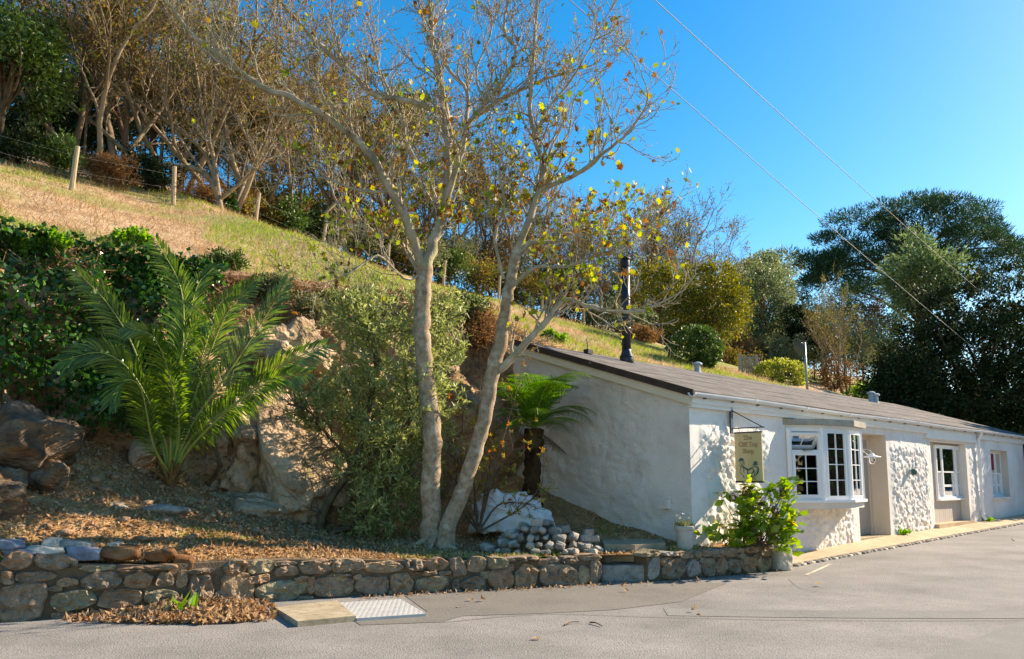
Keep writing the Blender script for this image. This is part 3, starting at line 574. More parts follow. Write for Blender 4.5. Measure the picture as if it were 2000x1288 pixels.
# gable wall
gq = np.arange(0, QR + .42, .03); gv = np.linspace(0, 1, 95); Qg, Ug = np.meshgrid(gq, gv, indexing='ij'); top = np.minimum(roofz(Qg), ZR) - .06
Zg = .1 + (top - .1) * Ug
f1, f2, hid = worley(Qg * 3.0 + .5 * vnoise(np.stack([Qg * 2, Zg * 2, 0 * Qg], -1), 8), Zg * 5, 17)
sl_ = (.008 * sstep(0, .4, f2 - f1) * (.5 + hid) + .020 * fbm(np.stack([Qg * 3.5 + Zg, Zg * 7 - Qg * 1.5, 0 * Qg], -1), 5, 18, .6) - .014 * np.abs(fbm(np.stack([Qg * 6 + Zg * 2, Zg * 10 - Qg * 2, 0 * Qg], -1), 4, 19))) * np.interp(Qg, [0, .5, 1.1, 5], [.15, .35, 1, 1.1]) * np.clip(Qg / .1, 0, 1)
V = W(-sl_ - .20 * np.clip(Qg - QR + .2, 0, 1) * -1.0, Qg, Zg).reshape(-1, 3)
obj('gable_wall', V, grid_faces(len(gq), len(gv)), M['gable'], shop, False)
m_ = MB(); m_.fbox(.06, LEN, QR, QR + .25, .0, ZR - .08); m_.build('back_wall', M['gable'], shop)
m_ = MB(); m_.add(W([LEN] * 4, [0, QR, QR, 0], [-.2, -.2, ZR - .06, ZE - .06]), [(0, 1, 2, 3)]); m_.build('end_wall', M['white'], shop)
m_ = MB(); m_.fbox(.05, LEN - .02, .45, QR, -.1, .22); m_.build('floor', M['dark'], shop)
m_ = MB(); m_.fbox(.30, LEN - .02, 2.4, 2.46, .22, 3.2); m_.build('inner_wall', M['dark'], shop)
# roof: felt courses lapped over each other, dark edge, barge board
nC = 5; q_a = -.16; q_b = QR + .1; slp = (ZR - ZE) / QR
roof = None
def slab(s0, s1, qa, qb, lift, th):
    za, zb = roofz(qa) + lift, roofz(qb) + lift
    return hexa(W([s0, s1, s1, s0], [qa, qa, qb, qb], [za - th, za - th, zb - th, zb - th]), W([s0, s1, s1, s0], [qa, qa, qb, qb], [za, za, zb, zb]))
m_ = MB(); m_.add(*slab(-.10, LEN + .1, q_a, q_b, .03, .07)); roof = m_.build('roof', M['feltedge'], shop)
for k in range(nC):
    a = q_a + (q_b - q_a) * k / nC; b = q_a + (q_b - q_a) * (k + 1) / nC + .06 * (k < nC - 1)
    n = 60; sv = np.linspace(-.112, LEN + .11, n); top_ = []; 
    wv = .006 * vnoise(np.stack([sv * 1.1, 0 * sv + k, 0 * sv], -1), 3)
    za, zb = roofz(a) + .043, roofz(b) + .034
    V = np.concatenate([W(sv, a, za - .011 + 0 * sv), W(sv, a, za + wv), W(sv, (a + b) / 2, (za + zb) / 2 + wv), W(sv, b, zb + 0 * sv)])
    fs = [(j * n + i, j * n + i + 1, (j + 1) * n + i + 1, (j + 1) * n + i) for j in range(3) for i in range(n - 1)]
    obj('felt_course', V, fs, M['felt'], roof, False)
m_ = MB(); m_.add(*slab(-.135, -.104, q_a - .01, q_b + .02, .058, .12)); m_.build('roof_edge', M['feltedge'], shop)
m_ = MB(); m_.add(*slab(-.075, -.035, -.06, QR + .3, -.04, .17)); m_.build('barge_board', M['barge'], shop)
m_ = MB(); m_.add(*slab(-.092, -.076, -.06, QR + .3, -.16, .035)); m_.build('barge_moulding', M['barge'], shop)
# fascia, gutter in lengths, clips and brackets
m_ = MB(); m_.fbox(-.03, d2[0] - .35, -.075, -.005, ZE - .26, ZE - .045); m_.build('fascia', M['fascia'], shop)
m_ = MB(); m_.fbox(-.03, d2[0] - .35, -.098, -.0755, ZE - .20, ZE - .05); m_.build('fascia_moulding', M['fascia'], shop)
m_ = MB(); m_.fbox(d2[0] - .345, 13.62, -.07, -.005, ZE - .38, ZE - .045); m_.build('boxed_lintel', M['fascia'], shop)
m_ = MB(); m_.fbox(13.78, LEN, -.06, -.005, ZE - .27, ZE - .045); m_.build('fascia', M['fascia'], shop)
gl = np.linspace(-.14, LEN + .05, 11); ang = np.linspace(math.pi, 2 * math.pi, 9)
for k in range(10):
    m_ = MB(); a, b = gl[k], gl[k + 1] - .006; sag = .012 * math.sin(k * 1.7); pr = []
    for rr in (.062, .054): pr.append([(-.165 + rr * math.cos(t), ZE - .045 + rr * math.sin(t)) for t in (ang if rr > .06 else ang[::-1])])
    pr = np.array(pr[0] + pr[1]); n = len(pr)
    V = np.concatenate([W(a, pr[:, 0], pr[:, 1] + sag), W(b, pr[:, 0], pr[:, 1] + .012 * math.sin((k + 1) * 1.7))])
    m_.add(V, [(i, (i + 1) % n, n + (i + 1) % n, n + i) for i in range(n)] + [tuple(range(n))[::-1], tuple(range(n, 2 * n))]); g_ = m_.build('gutter', M['gutter'], shop)
    for e in ((a, b) if k == 0 else (b,)):
        m_ = MB(); pr2 = np.array([(-.165 + .07 * math.cos(t), ZE - .045 + .07 * math.sin(t)) for t in ang] + [(-.165 + .0625 * math.cos(t), ZE - .045 + .0625 * math.sin(t)) for t in ang[::-1]])
        zz = .012 * math.sin((k + (e == b)) * 1.7); V = np.concatenate([W(e - .025, pr2[:, 0], pr2[:, 1] + zz), W(e + .03, pr2[:, 0], pr2[:, 1] + zz)]); n = len(pr2)
        m_.add(V, [(i, (i + 1) % n, n + (i + 1) % n, n + i) for i in range(n)] + [tuple(range(n))[::-1], tuple(range(n, 2 * n))]); m_.build('gutter_joint', M['pvc'], g_)
for k in range(22):
    s0 = .25 + k * .82; m_ = MB(); m_.fbox(s0, s0 + .025, -.15, -.10, ZE - .122, ZE - .104); m_.build('gutter_bracket', M['iron'], shop)
dp = 13.72; m_ = MB(); path = [W(dp, -.165, ZE - .09), W(dp, -.15, ZE - .16), W(dp, -.075, ZE - .3), W(dp, -.07, .55), W(dp, -.07, pavz(dp) + .12), W(dp, -.13, pavz(dp) + .02)]
m_.add(*closed_tube(np.array(path), .042, 10)); m_.build('downpipe', M['pvc'], shop)
for zz in (1.9, 1.1, .5): m_ = MB(); m_.fbox(dp - .06, dp + .06, -.118, -.02, zz, zz + .03); m_.build('pipe_clip', M['pvc'], shop)
# smooth pilaster strip left of the doorway of boards, corner band
# --- doorway with plank door
def reveal(o, dep, name, mt, sill=True):
    m_ = MB(); s0, s1, z0, z1 = o
    m_.add(W([s0, s0, s0, s0], [0, dep, dep, 0], [z0, z0, z1, z1]), [(0, 1, 2, 3)]); m_.add(W([s1, s1, s1, s1], [0, dep, dep, 0], [z0, z0, z1, z1]), [(3, 2, 1, 0)])
    m_.add(W([s0, s1, s1, s0], [0, 0, dep, dep], [z1] * 4), [(0, 1, 2, 3)])
    if sill: m_.add(W([s0, s1, s1, s0], [0, 0, dep, dep], [z0] * 4), [(3, 2, 1, 0)])
    return m_.build(name, mt, shop)
fl = float(pavz(7)) + .01
reveal((d1[0], d1[1], 0, ZD1), .46, 'door_reveal', M['reveal'], False)
m_ = MB(); m_.fbox(d1[0], d1[1], .0, .5, -.1, fl); m_.build('door_threshold', M['concrete'], shop)
m_ = MB(); qd = .36
for a, b, c, e in ((d1[0], d1[0] + .09, fl, ZD1 - .002), (d1[1] - .09, d1[1] - .002, fl, ZD1 - .002), (d1[0] + .09, d1[1] - .09, ZD1 - .1, ZD1 - .002)): m_.fbox(a, b, qd, qd + .08, c, e)
door = m_.build('door', M['reveal'], shop)
np_ = 8; pwid = (d1[1] - d1[0] - .18) / np_
for k in range(np_):
    m_ = MB(); m_.fbox(d1[0] + .09 + k * pwid + .004, d1[0] + .09 + (k + 1) * pwid - .004, qd + .03, qd + .07, fl + .01, ZD1 - .1); m_.build('plank', M['doorpaint'], door)
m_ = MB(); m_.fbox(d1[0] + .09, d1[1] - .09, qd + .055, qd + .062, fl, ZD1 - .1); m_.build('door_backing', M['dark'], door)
m_ = MB(); m_.fbox(d1[0] + .35, d1[0] + .95, qd + .0, qd + .029, fl + .98, fl + 1.03); m_.build('letter_shelf', M['reveal'], door)
a = np.linspace(0, 2 * math.pi, 15); m_ = MB(); m_.add(*tube(W(d1[0] + .55 + .085 * np.cos(a), qd - .01, fl + .72 + .085 * np.sin(a)), .011, 6)); m_.build('rope_ring', M['rope'], door)
# --- windows: helper for a sash of bars and panes in the plane q, or on any straight frame
class Frame:                                                          # local (l, z, out) -> world along a facet
    def __init__(f, p0, p1): f.p0 = np.array(p0, float); e = np.array(p1, float) - f.p0; f.len = np.linalg.norm(e); f.u = e / f.len; f.o = np.array([f.u[1], -f.u[0]])
    def pt(f, l, z, o): p = f.p0 + f.u * l + f.o * o; return np.array([p[0], p[1], z])
    def box(f, l0, l1, z0, z1, o0, o1, tilt=None):
        c = [(l0, o0), (l1, o0), (l1, o1), (l0, o1)]
        V = np.array([f.pt(l, z0, o) for l, o in c] + [f.pt(l, z1, o) for l, o in c])
        if tilt: zp, an = tilt; V = np.array([f.tilt(v, zp, an) for v in V])
        return V, BF
    def tilt(f, v, zp, an):                                           # swing outwards about a horizontal line at height zp
        o = (v[:2] - f.p0) @ f.o; dz = v[2] - zp; no = o * math.cos(an) - dz * math.sin(an); nz = o * math.sin(an) + dz * math.cos(an)
        xy = v[:2] + f.o * (no - o); return np.array([xy[0], xy[1], zp + nz])
def sash(fr, parent, l0, l1, z0, z1, o, cols, rows, fw=.05, bar=.016, tilt=None, name='sash', th=.045):
    m_ = MB()
    for b in ((l0, l1, z0, z0 + fw), (l0, l1, z1 - fw, z1), (l0, l0 + fw, z0 + fw, z1 - fw), (l1 - fw, l1, z0 + fw, z1 - fw)): m_.add(*fr.box(*b, o, o + th, tilt))
    il, ih = (l1 - l0 - 2 * fw), (z1 - z0 - 2 * fw)
    for c in range(1, cols): x = l0 + fw + il * c / cols; m_.add(*fr.box(x - bar / 2, x + bar / 2, z0 + fw, z1 - fw, o + .012, o + .036, tilt))
    for r in range(1, rows): z = z0 + fw + ih * r / rows; m_.add(*fr.box(l0 + fw, l1 - fw, z - bar / 2, z + bar / 2, o + .014, o + .034, tilt))
    m_.build(name, M['pvc'], parent)
    for c in range(cols):
        for r in range(rows):
            m_ = MB(); m_.add(*fr.box(l0 + fw + il * c / cols + .002, l0 + fw + il * (c + 1) / cols - .002, z0 + fw + ih * r / rows + .002, z0 + fw + ih * (r + 1) / rows - .002, o + .020, o + .024, tilt)); m_.build('pane', M['glass'], parent)
# --- bow window
def fp(s, n): return W(s, -n, 0)[:2]
bp = [(by0, .0)]
for wd, an in ((.72, 32), (.72, 13), (.72, -5)): bp.append((bp[-1][0] + wd * math.cos(R(an)), bp[-1][1] + wd * math.sin(R(an))))
bp.append((bp[-1][0] + .58, -.0)); bp = np.array(bp)
zs = 1.05; zt = 2.37
m_ = MB()
for i, (s0, n0) in enumerate(bp):                                     # corner posts
    n0 = max(n0, .035); m_.add(*closed_tube(np.array([W(s0, -n0, zs), W(s0, -n0, zt)]), .045, 6))
bay = m_.build('bay_window', M['pvc'], shop)
def prism(pl, z0, z1, name, mt):
    n = len(pl); m_ = MB(); m_.add(np.concatenate([W(pl[:, 0], -pl[:, 1], z0), W(pl[:, 0], -pl[:, 1], z1)]), [tuple(range(n)), tuple(range(n, 2 * n))[::-1]] + [(i, n + i, n + (i + 1) % n, (i + 1) % n) for i in range(n)]); return m_.build(name, mt, bay)
cen = np.array([bp[:, 0].mean(), 0])
def grow_(e): 
    q = bp + (bp - cen) * e / np.maximum(np.linalg.norm(bp - cen, axis=1, keepdims=True), .1); q[0, 1] = -.02; q[-1, 1] = -.02; return q
prism(grow_(.10), zs - .05, zs, 'window_sill', M['pvc']); prism(grow_(.02), zs - .16, zs - .052, 'sill_board', M['smoothwall'])
prism(grow_(.15), zt + .06, zt + .17, 'canopy', M['leadstone']); prism(grow_(.06), zt, zt + .058, 'canopy_soffit', M['fascia'])
for i in range(4):
    a, b = bp[i].copy(), bp[i + 1].copy(); fr = Frame(fp(*a), fp(*b)); l0, l1 = .04, fr.len - .04
    m_ = MB()
    for bx in ((l0, l0 + .05, zs, zt), (l1 - .05, l1, zs, zt), (l0 + .05, l1 - .05, zs, zs + .05), (l0 + .05, l1 - .05, zt - .06, zt)): m_.add(*fr.box(*bx, -.035, .02))
    if i == 0: zm = zt - .40; m_.add(*fr.box(l0 + .05, l1 - .05, zm - .05, zm, -.035, .02))
    m_.build('frame', M['pvc'], bay)
    if i == 0:
        sash(fr, bay, l0 + .045, l1 - .045, zs + .045, zm - .045, -.01, 2, 3, .055)
        sash(fr, bay, l0 + .02, l1 - .02, zm - .01, zt - .055, .022, 2, 1, .06, tilt=(zt - .055, R(-38)), name='vent_sash')
        m_ = MB(); m_.add(*fr.box(.3, .42, zm - .02, zm + .0, .022, .14)); m_.build('window_stay', M['galv'], bay)
    else: sash(fr, bay, l0 + .045, l1 - .045, zs + .045, zt - .055, -.01, 2, 4, .03)
# inside reveal of the bay and things on its sill
m_ = MB(); m_.fbox(bayw[0], bayw[1], .0, .45, zbay[0] - .04, zbay[0] + .005); m_.build('inner_sill', M['reveal'], shop)
reveal((bayw[0], bayw[1], zbay[0], zbay[1]), .45, 'bay_reveal', M['reveal'], False)
rng = np.random.default_rng(4)
for k, (s_, n_, sz_, mm, lb, ct) in enumerate([(by0 + 1.10, .30, (.11, .11, .13), 'teal', 'round teal glass ornament on the bay window sill, middle light', 'ornament'), (by0 + .90, .27, (.05, .05, .06), 'brownstone', 'small brown ornament left of the teal one in the window', 'ornament'), (by0 + .45, .12, (.07, .05, .09), 'greystone', 'small grey ornament behind the lowest left panes', 'ornament'), (by0 + .25, .02, (.06, .05, .1), 'ventgrey', 'pale ornament in the left corner of the bay window', 'ornament'), (by0 + 1.62, .3, (.05, .05, .08), 'greystone', 'dark ornament behind the right light of the bay window', 'ornament')]):
    prof = np.array([(0, .0), (.7, .02), (1, .35), (.95, .7), (.55, .95), (.4, 1.05), (.45, 1.15), (0, 1.16)]); a = np.linspace(0, 2 * math.pi, 13)[:-1]
    V = np.array([[r * math.cos(t) * sz_[0], r * math.sin(t) * sz_[1], z * sz_[2]] for r, z in prof for t in a]) + W(s_, -n_, zs + .004); n = 12
    o = obj('ornament', V, [(j * n + i, j * n + (i + 1) % n, (j + 1) * n + (i + 1) % n, (j + 1) * n + i) for j in range(7) for i in range(n)], M[mm], None, True, org=W(s_, -n_, zs)); tag(o, lb, ct)
# --- boarded cart door with a three-light sash window
qd2 = .20; fl2 = float(pavz(11)) + .02
reveal((d2[0], d2[1], 0, zd2), .3, 'cart_door_reveal', M['smoothwall'], False)
m_ = MB(); m_.fbox(d2[0] - .02, d2[1] + .02, -.10, .3, -.1, fl2 + .05); m_.build('door_step', M['pavement'], shop)
wl = (sx(1824.5, 900, qd2), sx(1873, 900, qd2)); wz = (fac(1828, 975, qd2)[1], fac(1826, 869, qd2)[1])
m_ = MB(); m_.fbox(d2[0], wl[0] - .0, qd2, qd2 + .05, fl2 + .05, zd2 - .002); m_.fbox(wl[1], d2[1] - .002, qd2, qd2 + .05, fl2 + .05, zd2 - .002); m_.fbox(wl[0], wl[1], qd2 + .001, qd2 + .05, wz[1], zd2 - .002); m_.fbox(wl[0], wl[1], qd2 + .03, qd2 + .05, fl2 + .05, wz[0])
cart = m_.build('boarded_door', M['boardpaint'], shop)
nb = 13; bw = (wl[1] - wl[0]) / nb
for k in range(nb): m_ = MB(); m_.fbox(wl[0] + k * bw + .006, wl[0] + (k + 1) * bw - .006, qd2 + .004, qd2 + .028, fl2 + .05, wz[0] - .03); m_.build('board', M['boardpaint'], cart)
def threelight(root_name, l0, l1, z0, z1, q, side):
    fr = Frame(W(l0, q, 0)[:2], W(l1, q, 0)[:2]); L = fr.len; m_ = MB(); fw = .055
    for b in ((0, L, z0, z0 + .05), (0, L, z1 - fw, z1), (0, fw, z0 + .05, z1 - fw), (L - fw, L, z0 + .05, z1 - fw)): m_.add(*fr.box(*b, 0, .05))
    xs = [fw] + ([side, L - side] if side else [L * .64]) + [L - fw]
    for x in xs[1:-1]: m_.add(*fr.box(x - .04, x + .04, z0 + .05, z1 - fw, -.002, .055))
    win = m_.build(root_name, M['pvc'], shop); zm = z0 + (z1 - z0) * .5
    for k in range(len(xs) - 1):
        a = xs[k] + (.041 if k else 0); b = xs[k + 1] - (.041 if k < len(xs) - 2 else 0)
        sash(fr, win, a, b, zm - .02, z1 - fw - .002, .012, 1, 1, .035, th=.03); sash(fr, win, a, b, z0 + .052, zm + .02, -.022, 1, 1, .035, th=.03)
        if b - a > .3: m_ = MB(); m_.add(*fr.box(a + .036, b - .036, z0 + .30, z0 + .36, -.012, .004)); m_.build('glazing_bar', M['pvc'], win)
    m_ = MB(); m_.add(*fr.box(-.03, L + .03, z0 - .045, z0, -.01, .10)); m_.build('window_ledge', M['pvc'], win); return win
threelight('sash_window', wl[0], wl[1], wz[0], wz[1], qd2, .42)
reveal((w3[0], w3[1], z3[0], z3[1]), .28, 'window_reveal', M['reveal'])
threelight('sash_window', w3[0] + .002, w3[1] - .002, z3[0] + .02, z3[1] - .002, .22, None)
m_ = MB(); m_.fbox(w3[0] - .06, w3[1] + .06, -.07, .2, z3[0] - .07, z3[0] + .004); m_.build('stone_sill', M['smoothwall'], shop)
# --- neighbour's red porch just past the far end; it shades the last bay of the wall
pr_ = thing('red_porch', 'red painted porch standing out past the far end of the shop', 'porch', W(18.9, -.5, .3))
m_ = MB(); m_.fbox(18.42, 20.4, -1.02, .2, 0, 1.75); m_.build('wall', M['smoothwall'], pr_); m_ = MB(); m_.fbox(18.40, 20.42, -1.05, .2, 1.752, 2.34); m_.build('red_boards', M['red'], pr_); m_ = MB(); m_.fbox(18.38, 20.5, -1.12, .2, 2.342, 2.42); m_.build('roof', M['feltedge'], pr_)
# --- flue, vents, stays on the roof
fb = np.array([sx(1224, 706, 3.2), 3.2]); fz = roofz(3.2)
flue = thing('stove_flue', 'tall black stove flue standing on the felt roof', 'flue', W(fb[0], fb[1], fz))
P = W(fb[0], fb[1], fz); ztop = at(1222, 500, P[1])[2]
def stack(zs_, rs_, name, mt, root, sides=18, P=P):
    return MB().add(*closed_tube(np.array([[P[0], P[1], z] for z in zs_]), np.array(rs_), sides)).build(name, mt, root, True)
stack([fz - .1, fz + .12, fz + .26, fz + .30], [.155, .145, .10, .098], 'skirt', M['flue'], flue); stack([fz + .3, ztop - .25], [.096, .096], 'pipe', M['flue'], flue)
for zz in (fz + .72, fz + 1.35): stack([zz, zz + .05], [.0985, .0985], 'joint_band', M['flue'], flue)
stack([fz + .125, fz + .15], [.152, .148], 'storm_collar', M['iron'], flue)
stack([ztop - .25, ztop - .23, ztop - .12, ztop - .10], [.10, .104, .104, .10], 'cowl', M['iron'], flue); stack([ztop - .09, ztop - .06, ztop], [.118, .118, .03], 'cap', M['iron'], flue)
for a in (0, 2.1, 4.2): MB().add(*closed_tube(np.array([[P[0] + .09 * math.cos(a), P[1] + .09 * math.sin(a), ztop - .12], [P[0] + .09 * math.cos(a), P[1] + .09 * math.sin(a), ztop - .04]]), .008, 5)).build('cap_strut', M['iron'], flue)
def roofpt(px, py):                                                   # where a pixel meets the roof plane
    d = ray(px, py)
    best = min(np.linspace(.0, 3.9, 400), key=lambda q: abs(fac(px, py, q)[1] - roofz(q))); return fac(px, py, best)[0], best
for nm, lab, px, py, (tx, ty) in (('roof_stay', 'black foot block with a thin rod near the left roof edge', 1128, 686, (1146, 662)), ('roof_stay', 'small black foot block with a rod beside the flue', 1204, 700, (1212, 668))):
    s_, q_ = roofpt(px, py); q_ = min(q_, 3.6); b = W(s_, q_, roofz(q_) + .05); t_ = thing(nm, lab, 'roof stay', b); sz_ = .085 if px < 1150 else .05
    m_ = MB(); m_.add(*obox(b + [0, 0, .03], (DV[0], DV[1], 0), (GV[0], GV[1], 0), (0, 0, 1), sz_, .06, .045)); m_.build('foot_block', M['iron'], t_)
    e = at(tx, ty, b[1] + .3); m_ = MB(); m_.add(*closed_tube(np.array([b + [0, 0, .05], e]), .012, 6)); m_.build('rod', M['iron'], t_)
def capvent(px, py, h, r, lab):
    s_, q_ = roofpt(px, py); q_ = min(q_, 3.65); b = W(s_, q_, roofz(q_)); t_ = thing('roof_vent', lab, 'vent', b); mk = lambda zz, rr, nm: MB().add(*closed_tube(np.array([[b[0], b[1], b[2] + z] for z in zz]), np.array(rr), 14)).build(nm, M['ventgrey'], t_, False)
    mk([-.05, .03, .05, h], [r * 1.2, r * 1.1, r * .85, r * .85], 'pipe'); mk([h, h + .01, h + r * .5, h + r * .8, h + r * .95], [r * 1.35, r * 1.45, r * 1.4, r * .9, r * .2], 'cap')
capvent(1345, 719, .20, .085, 'grey mushroom cap vent on the roof right of the flue'); capvent(1702, 787, .28, .09, 'left one of two grey pipe vents far along the roof'); capvent(1711, 789, .25, .09, 'right one of two grey pipe vents far along the roof')
# --- hanging sign on its bracket
ss_ = sx(1422, 820); zb0, zb1 = fac(1422, 845)[1], fac(1422, 795)[1]
br = thing('sign_bracket', 'iron wall bracket with a diagonal stay above the shop sign', 'bracket', W(ss_, 0, zb0))
MB().fbox(ss_ - .035, ss_ + .035, -.075, -.045, zb0 - .02, zb1).build('wall_plate', M['ironblue'], br); ztop_ = fac(1422, 838)[1]; LB = .66
MB().add(*closed_tube(W([ss_, ss_], [-.06, -LB], [ztop_, ztop_]), .010, 6)).build('arm', M['iron'], br); MB().add(*closed_tube(W([ss_, ss_], [-.06, -LB + .03], [zb1 - .06, ztop_]), .009, 6)).build('stay', M['iron'], br)
sw0, sw1 = .115, .605; sgt = ztop_ - .085; sgb = sgt - .78
sg = thing('hanging_sign', 'tan hanging shop board lettered The Cliff Top Shop with a green emblem', 'sign', W(ss_, -.36, sgb))
MB().fbox(ss_ - .014, ss_ + .014, -sw1, -sw0, sgb, sgt).build('board', M['sign'], sg); MB().fbox(ss_ - .018, ss_ + .018, -sw1 - .004, -sw0 + .004, sgt, sgt + .022).build('top_rail', M['iron'], sg); MB().fbox(ss_ - .018, ss_ + .018, -sw1 - .004, -sw0 + .004, sgb - .03, sgb).build('bottom_rail', M['iron'], sg)
for n_ in (sw0 + .075, sw1 - .09):
    a = np.linspace(0, 2 * math.pi, 10); MB().add(*tube(W(ss_, -n_ + .014 * np.cos(a), sgt + .045 + .026 * np.sin(a)), .004, 5)).build('hook', M['iron'], sg)
def signpt(x, y, o): return W(ss_ - .014 - o, -(sw0 + x * (sw1 - sw0)), sgt - y * (sgt - sgb))    # x to the right, y down, both 0..1
def text(body, xc, yc, h, off, depth, mt, name):
    cu = bpy.data.curves.new('lettering', 'FONT'); cu.body = body; cu.align_x = 'CENTER'; cu.size = 1; cu.offset = off; cu.resolution_u = 3
    to = bpy.data.objects.new('lettering_tmp', cu); COL.objects.link(to); bpy.context.view_layer.update()
    me = to.to_mesh(); v = np.array([p.co[:] for p in me.vertices]); fs = [tuple(p.vertices) for p in me.polygons]; to.to_mesh_clear(); bpy.data.objects.remove(to)
    sxl = h / (sw1 - sw0); syl = h / (sgt - sgb)
    # slab serifs: short bars at heads and feet
    V = np.array([signpt(xc + x * sxl * 1.02, yc - (y - .35) * syl * 1.02, depth) for x, y, _ in v]); MB().add(V, fs).build(name, mt, sg)
def serifs(spec, depth, mt, name):
    m_ = MB()
    for x0, x1, y0, y1 in spec: m_.add(np.array([signpt(x0, y0, depth), signpt(x1, y0, depth), signpt(x1, y1, depth), signpt(x0, y1, depth)]), [(0, 1, 2, 3)])
    m_.build(name, mt, sg)
for body, xc, yc, h in (('The', .5, .095, .098), ('Cliff Top', .5, .235, .096), ('Shop', .5, .375, .098)):
    text(body, xc, yc, h, .045, .0012, M['letter'], 'lettering'); text(body, xc, yc, h, .004, .0024, M['letterfill'], 'lettering_fill')
sf = []
for x0, x1, y in ((.345, .405, .137), (.425, .485, .137), (.325, .345, .075), (.405, .425, .075), (.60 + .0, .63, .278), (.27, .33, .278), (.345, .395, .278), (.41, .455, .278), (.48, .53, .278), (.615, .665, .278), (.40, .45, .418), (.47, .52, .418), (.645, .70, .435), (.79, .845, .295)): sf.append((x0, x1, y - .006, y + .006))
serifs(sf, .0018, M['letter'], 'serifs')
def zsp(zx, zy): return ((zx - 65) / 390, (zy - 550) / 650)
def ribbon(pts, wd):
    P = smooth_path(np.array([zsp(*p) for p in pts]), 14); T = nrm(np.gradient(P * [.49, .78], axis=0)); Nn = np.stack([-T[:, 1] / .49, T[:, 0] / .78], 1); wv = wd * np.sin(np.linspace(.25, math.pi - .2, 14))[:, None]
    V = np.array([signpt(x, y, .0014) for x, y in np.concatenate([P + Nn * wv, P - Nn * wv])]); return V, [(i, i + 1, 15 + i, 14 + i) for i in range(13)]
m_ = MB()
for cx, cy, rx, ry in ((157, 910, 38, 22), (185, 943, 24, 8), (190, 970, 20, 8), (357, 958, 30, 24), (350, 985, 46, 9)):
    a = np.linspace(0, 2 * math.pi, 18)[:-1]; m_.add(np.array([signpt(*zsp(cx + rx * math.cos(t) * (1 + .12 * math.sin(3 * t)), cy + ry * math.sin(t)), .0014) for t in a]), [tuple(range(17))])
for pts, wd in (([(105, 912), (135, 945), (165, 985), (200, 1010)], .006), ([(120, 985), (140, 1000), (160, 1030)], .006), ([(128, 1050), (140, 1090), (175, 1125), (200, 1150)], .006), ([(150, 985), (200, 1020), (250, 1050), (300, 1025), (345, 1005)], .016), ([(345, 1000), (390, 1030), (385, 1090), (345, 1130)], .016), ([(300, 1030), (330, 1060), (300, 1100), (260, 1090)], .013), ([(250, 1050), (240, 1090), (270, 1130), (300, 1150)], .012),
    ([(330, 1060), (350, 1085), (330, 1130), (340, 1170)], .010), ([(165, 1010), (190, 1040), (185, 1075), (200, 1100)], .008), ([(285, 1120), (310, 1150), (305, 1180)], .009), ([(300, 1178), (330, 1172), (370, 1185)], .006), ([(140, 1010), (145, 1040), (135, 1060)], .005), ([(370, 1050), (372, 1100), (350, 1150)], .006), ([(215, 1140), (235, 1160), (262, 1178)], .007), ([(175, 1120), (182, 1150), (196, 1165)], .007)): m_.add(*ribbon(pts, wd))
m_.build('emblem', M['birdgreen'], sg)
# --- lamps, box, small fittings
lp = thing('swan_neck_lamp', 'white swan neck lamp with a clear glass bulb cover beside the bay window', 'wall lamp', W(5.9, 0, 1.9))
MB().fbox(5.86, 5.94, -.05, -.0, 1.70, 2.05).build('wall_plate', M['pvc'], lp)
pth = smooth_path(W([5.9] * 6, [-.04, -.12, -.22, -.33, -.38, -.385], [1.80, 1.97, 2.04, 2.03, 1.98, 1.93]), 16); MB().add(*closed_tube(pth, .012, 8)).build('arm', M['galv'], lp)
MB().add(*closed_tube(W([5.9, 5.9], [-.04, -.30], [2.16, 1.93]), .007, 6)).build('stay', M['galv'], lp)
lc = W(5.9, -.385, 1.9); a = np.linspace(0, 2 * math.pi, 21)[:-1]
def lathe(prof, c, a): n = len(a); return np.array([[c[0] + r * math.cos(t), c[1] + r * math.sin(t), c[2] + z] for r, z in prof for t in a]), [(j * n + i, j * n + (i + 1) % n, (j + 1) * n + (i + 1) % n, (j + 1) * n + i) for j in range(len(prof) - 1) for i in range(n)]
MB().add(*lathe([(.02, .06), (.045, .045), (.06, .02), (.175, -.012), (.18, -.02), (.17, -.022), (.05, -.0)], lc, a)).build('shade', M['pvc'], lp, True); MB().add(*lathe([(.05, -.01), (.062, -.04), (.062, -.12), (.045, -.155), (.0, -.165)], lc, a)).build('glass_cover', M['glass'], lp, True); MB().add(*lathe([(.02, -.0), (.03, -.05), (.03, -.09), (.0, -.12)], lc, a)).build('bulb', M['flowerwhite'], lp, True)
s_, z_ = fac(1773, 922); wl_ = thing('bulkhead_lamp', 'small dark green wall fitting on the rough wall between the two doors', 'wall fitting', W(s_, 0, z_))
MB().add(*closed_tube(W([s_, s_], [.0, -.10], [z_, z_]), .06, 12)).build('base', M['ventgrey'], wl_); MB().add(*closed_tube(W([s_, s_, s_], [-.10, -.17, -.2], [z_, z_, z_]), np.array([.075, .07, .03]), 12)).build('cover', M['birdgreen'], wl_)
mx_ = thing('meter_box', 'small pale box low on the shaded gable wall', 'box', W(0, 1.05, 1.0)); qg = min(np.linspace(.2, 3, 200), key=lambda q: abs(W(0, q, 0)[0] / (W(0, q, 0)[1]) - .3 / 1.55 * .995 + 0)); P_ = at(1302, 985, W(0, qg, 0)[1])
ORG[mx_.name] = W(-.06, qg, P_[2]); mx_.location = tuple(ORG[mx_.name])
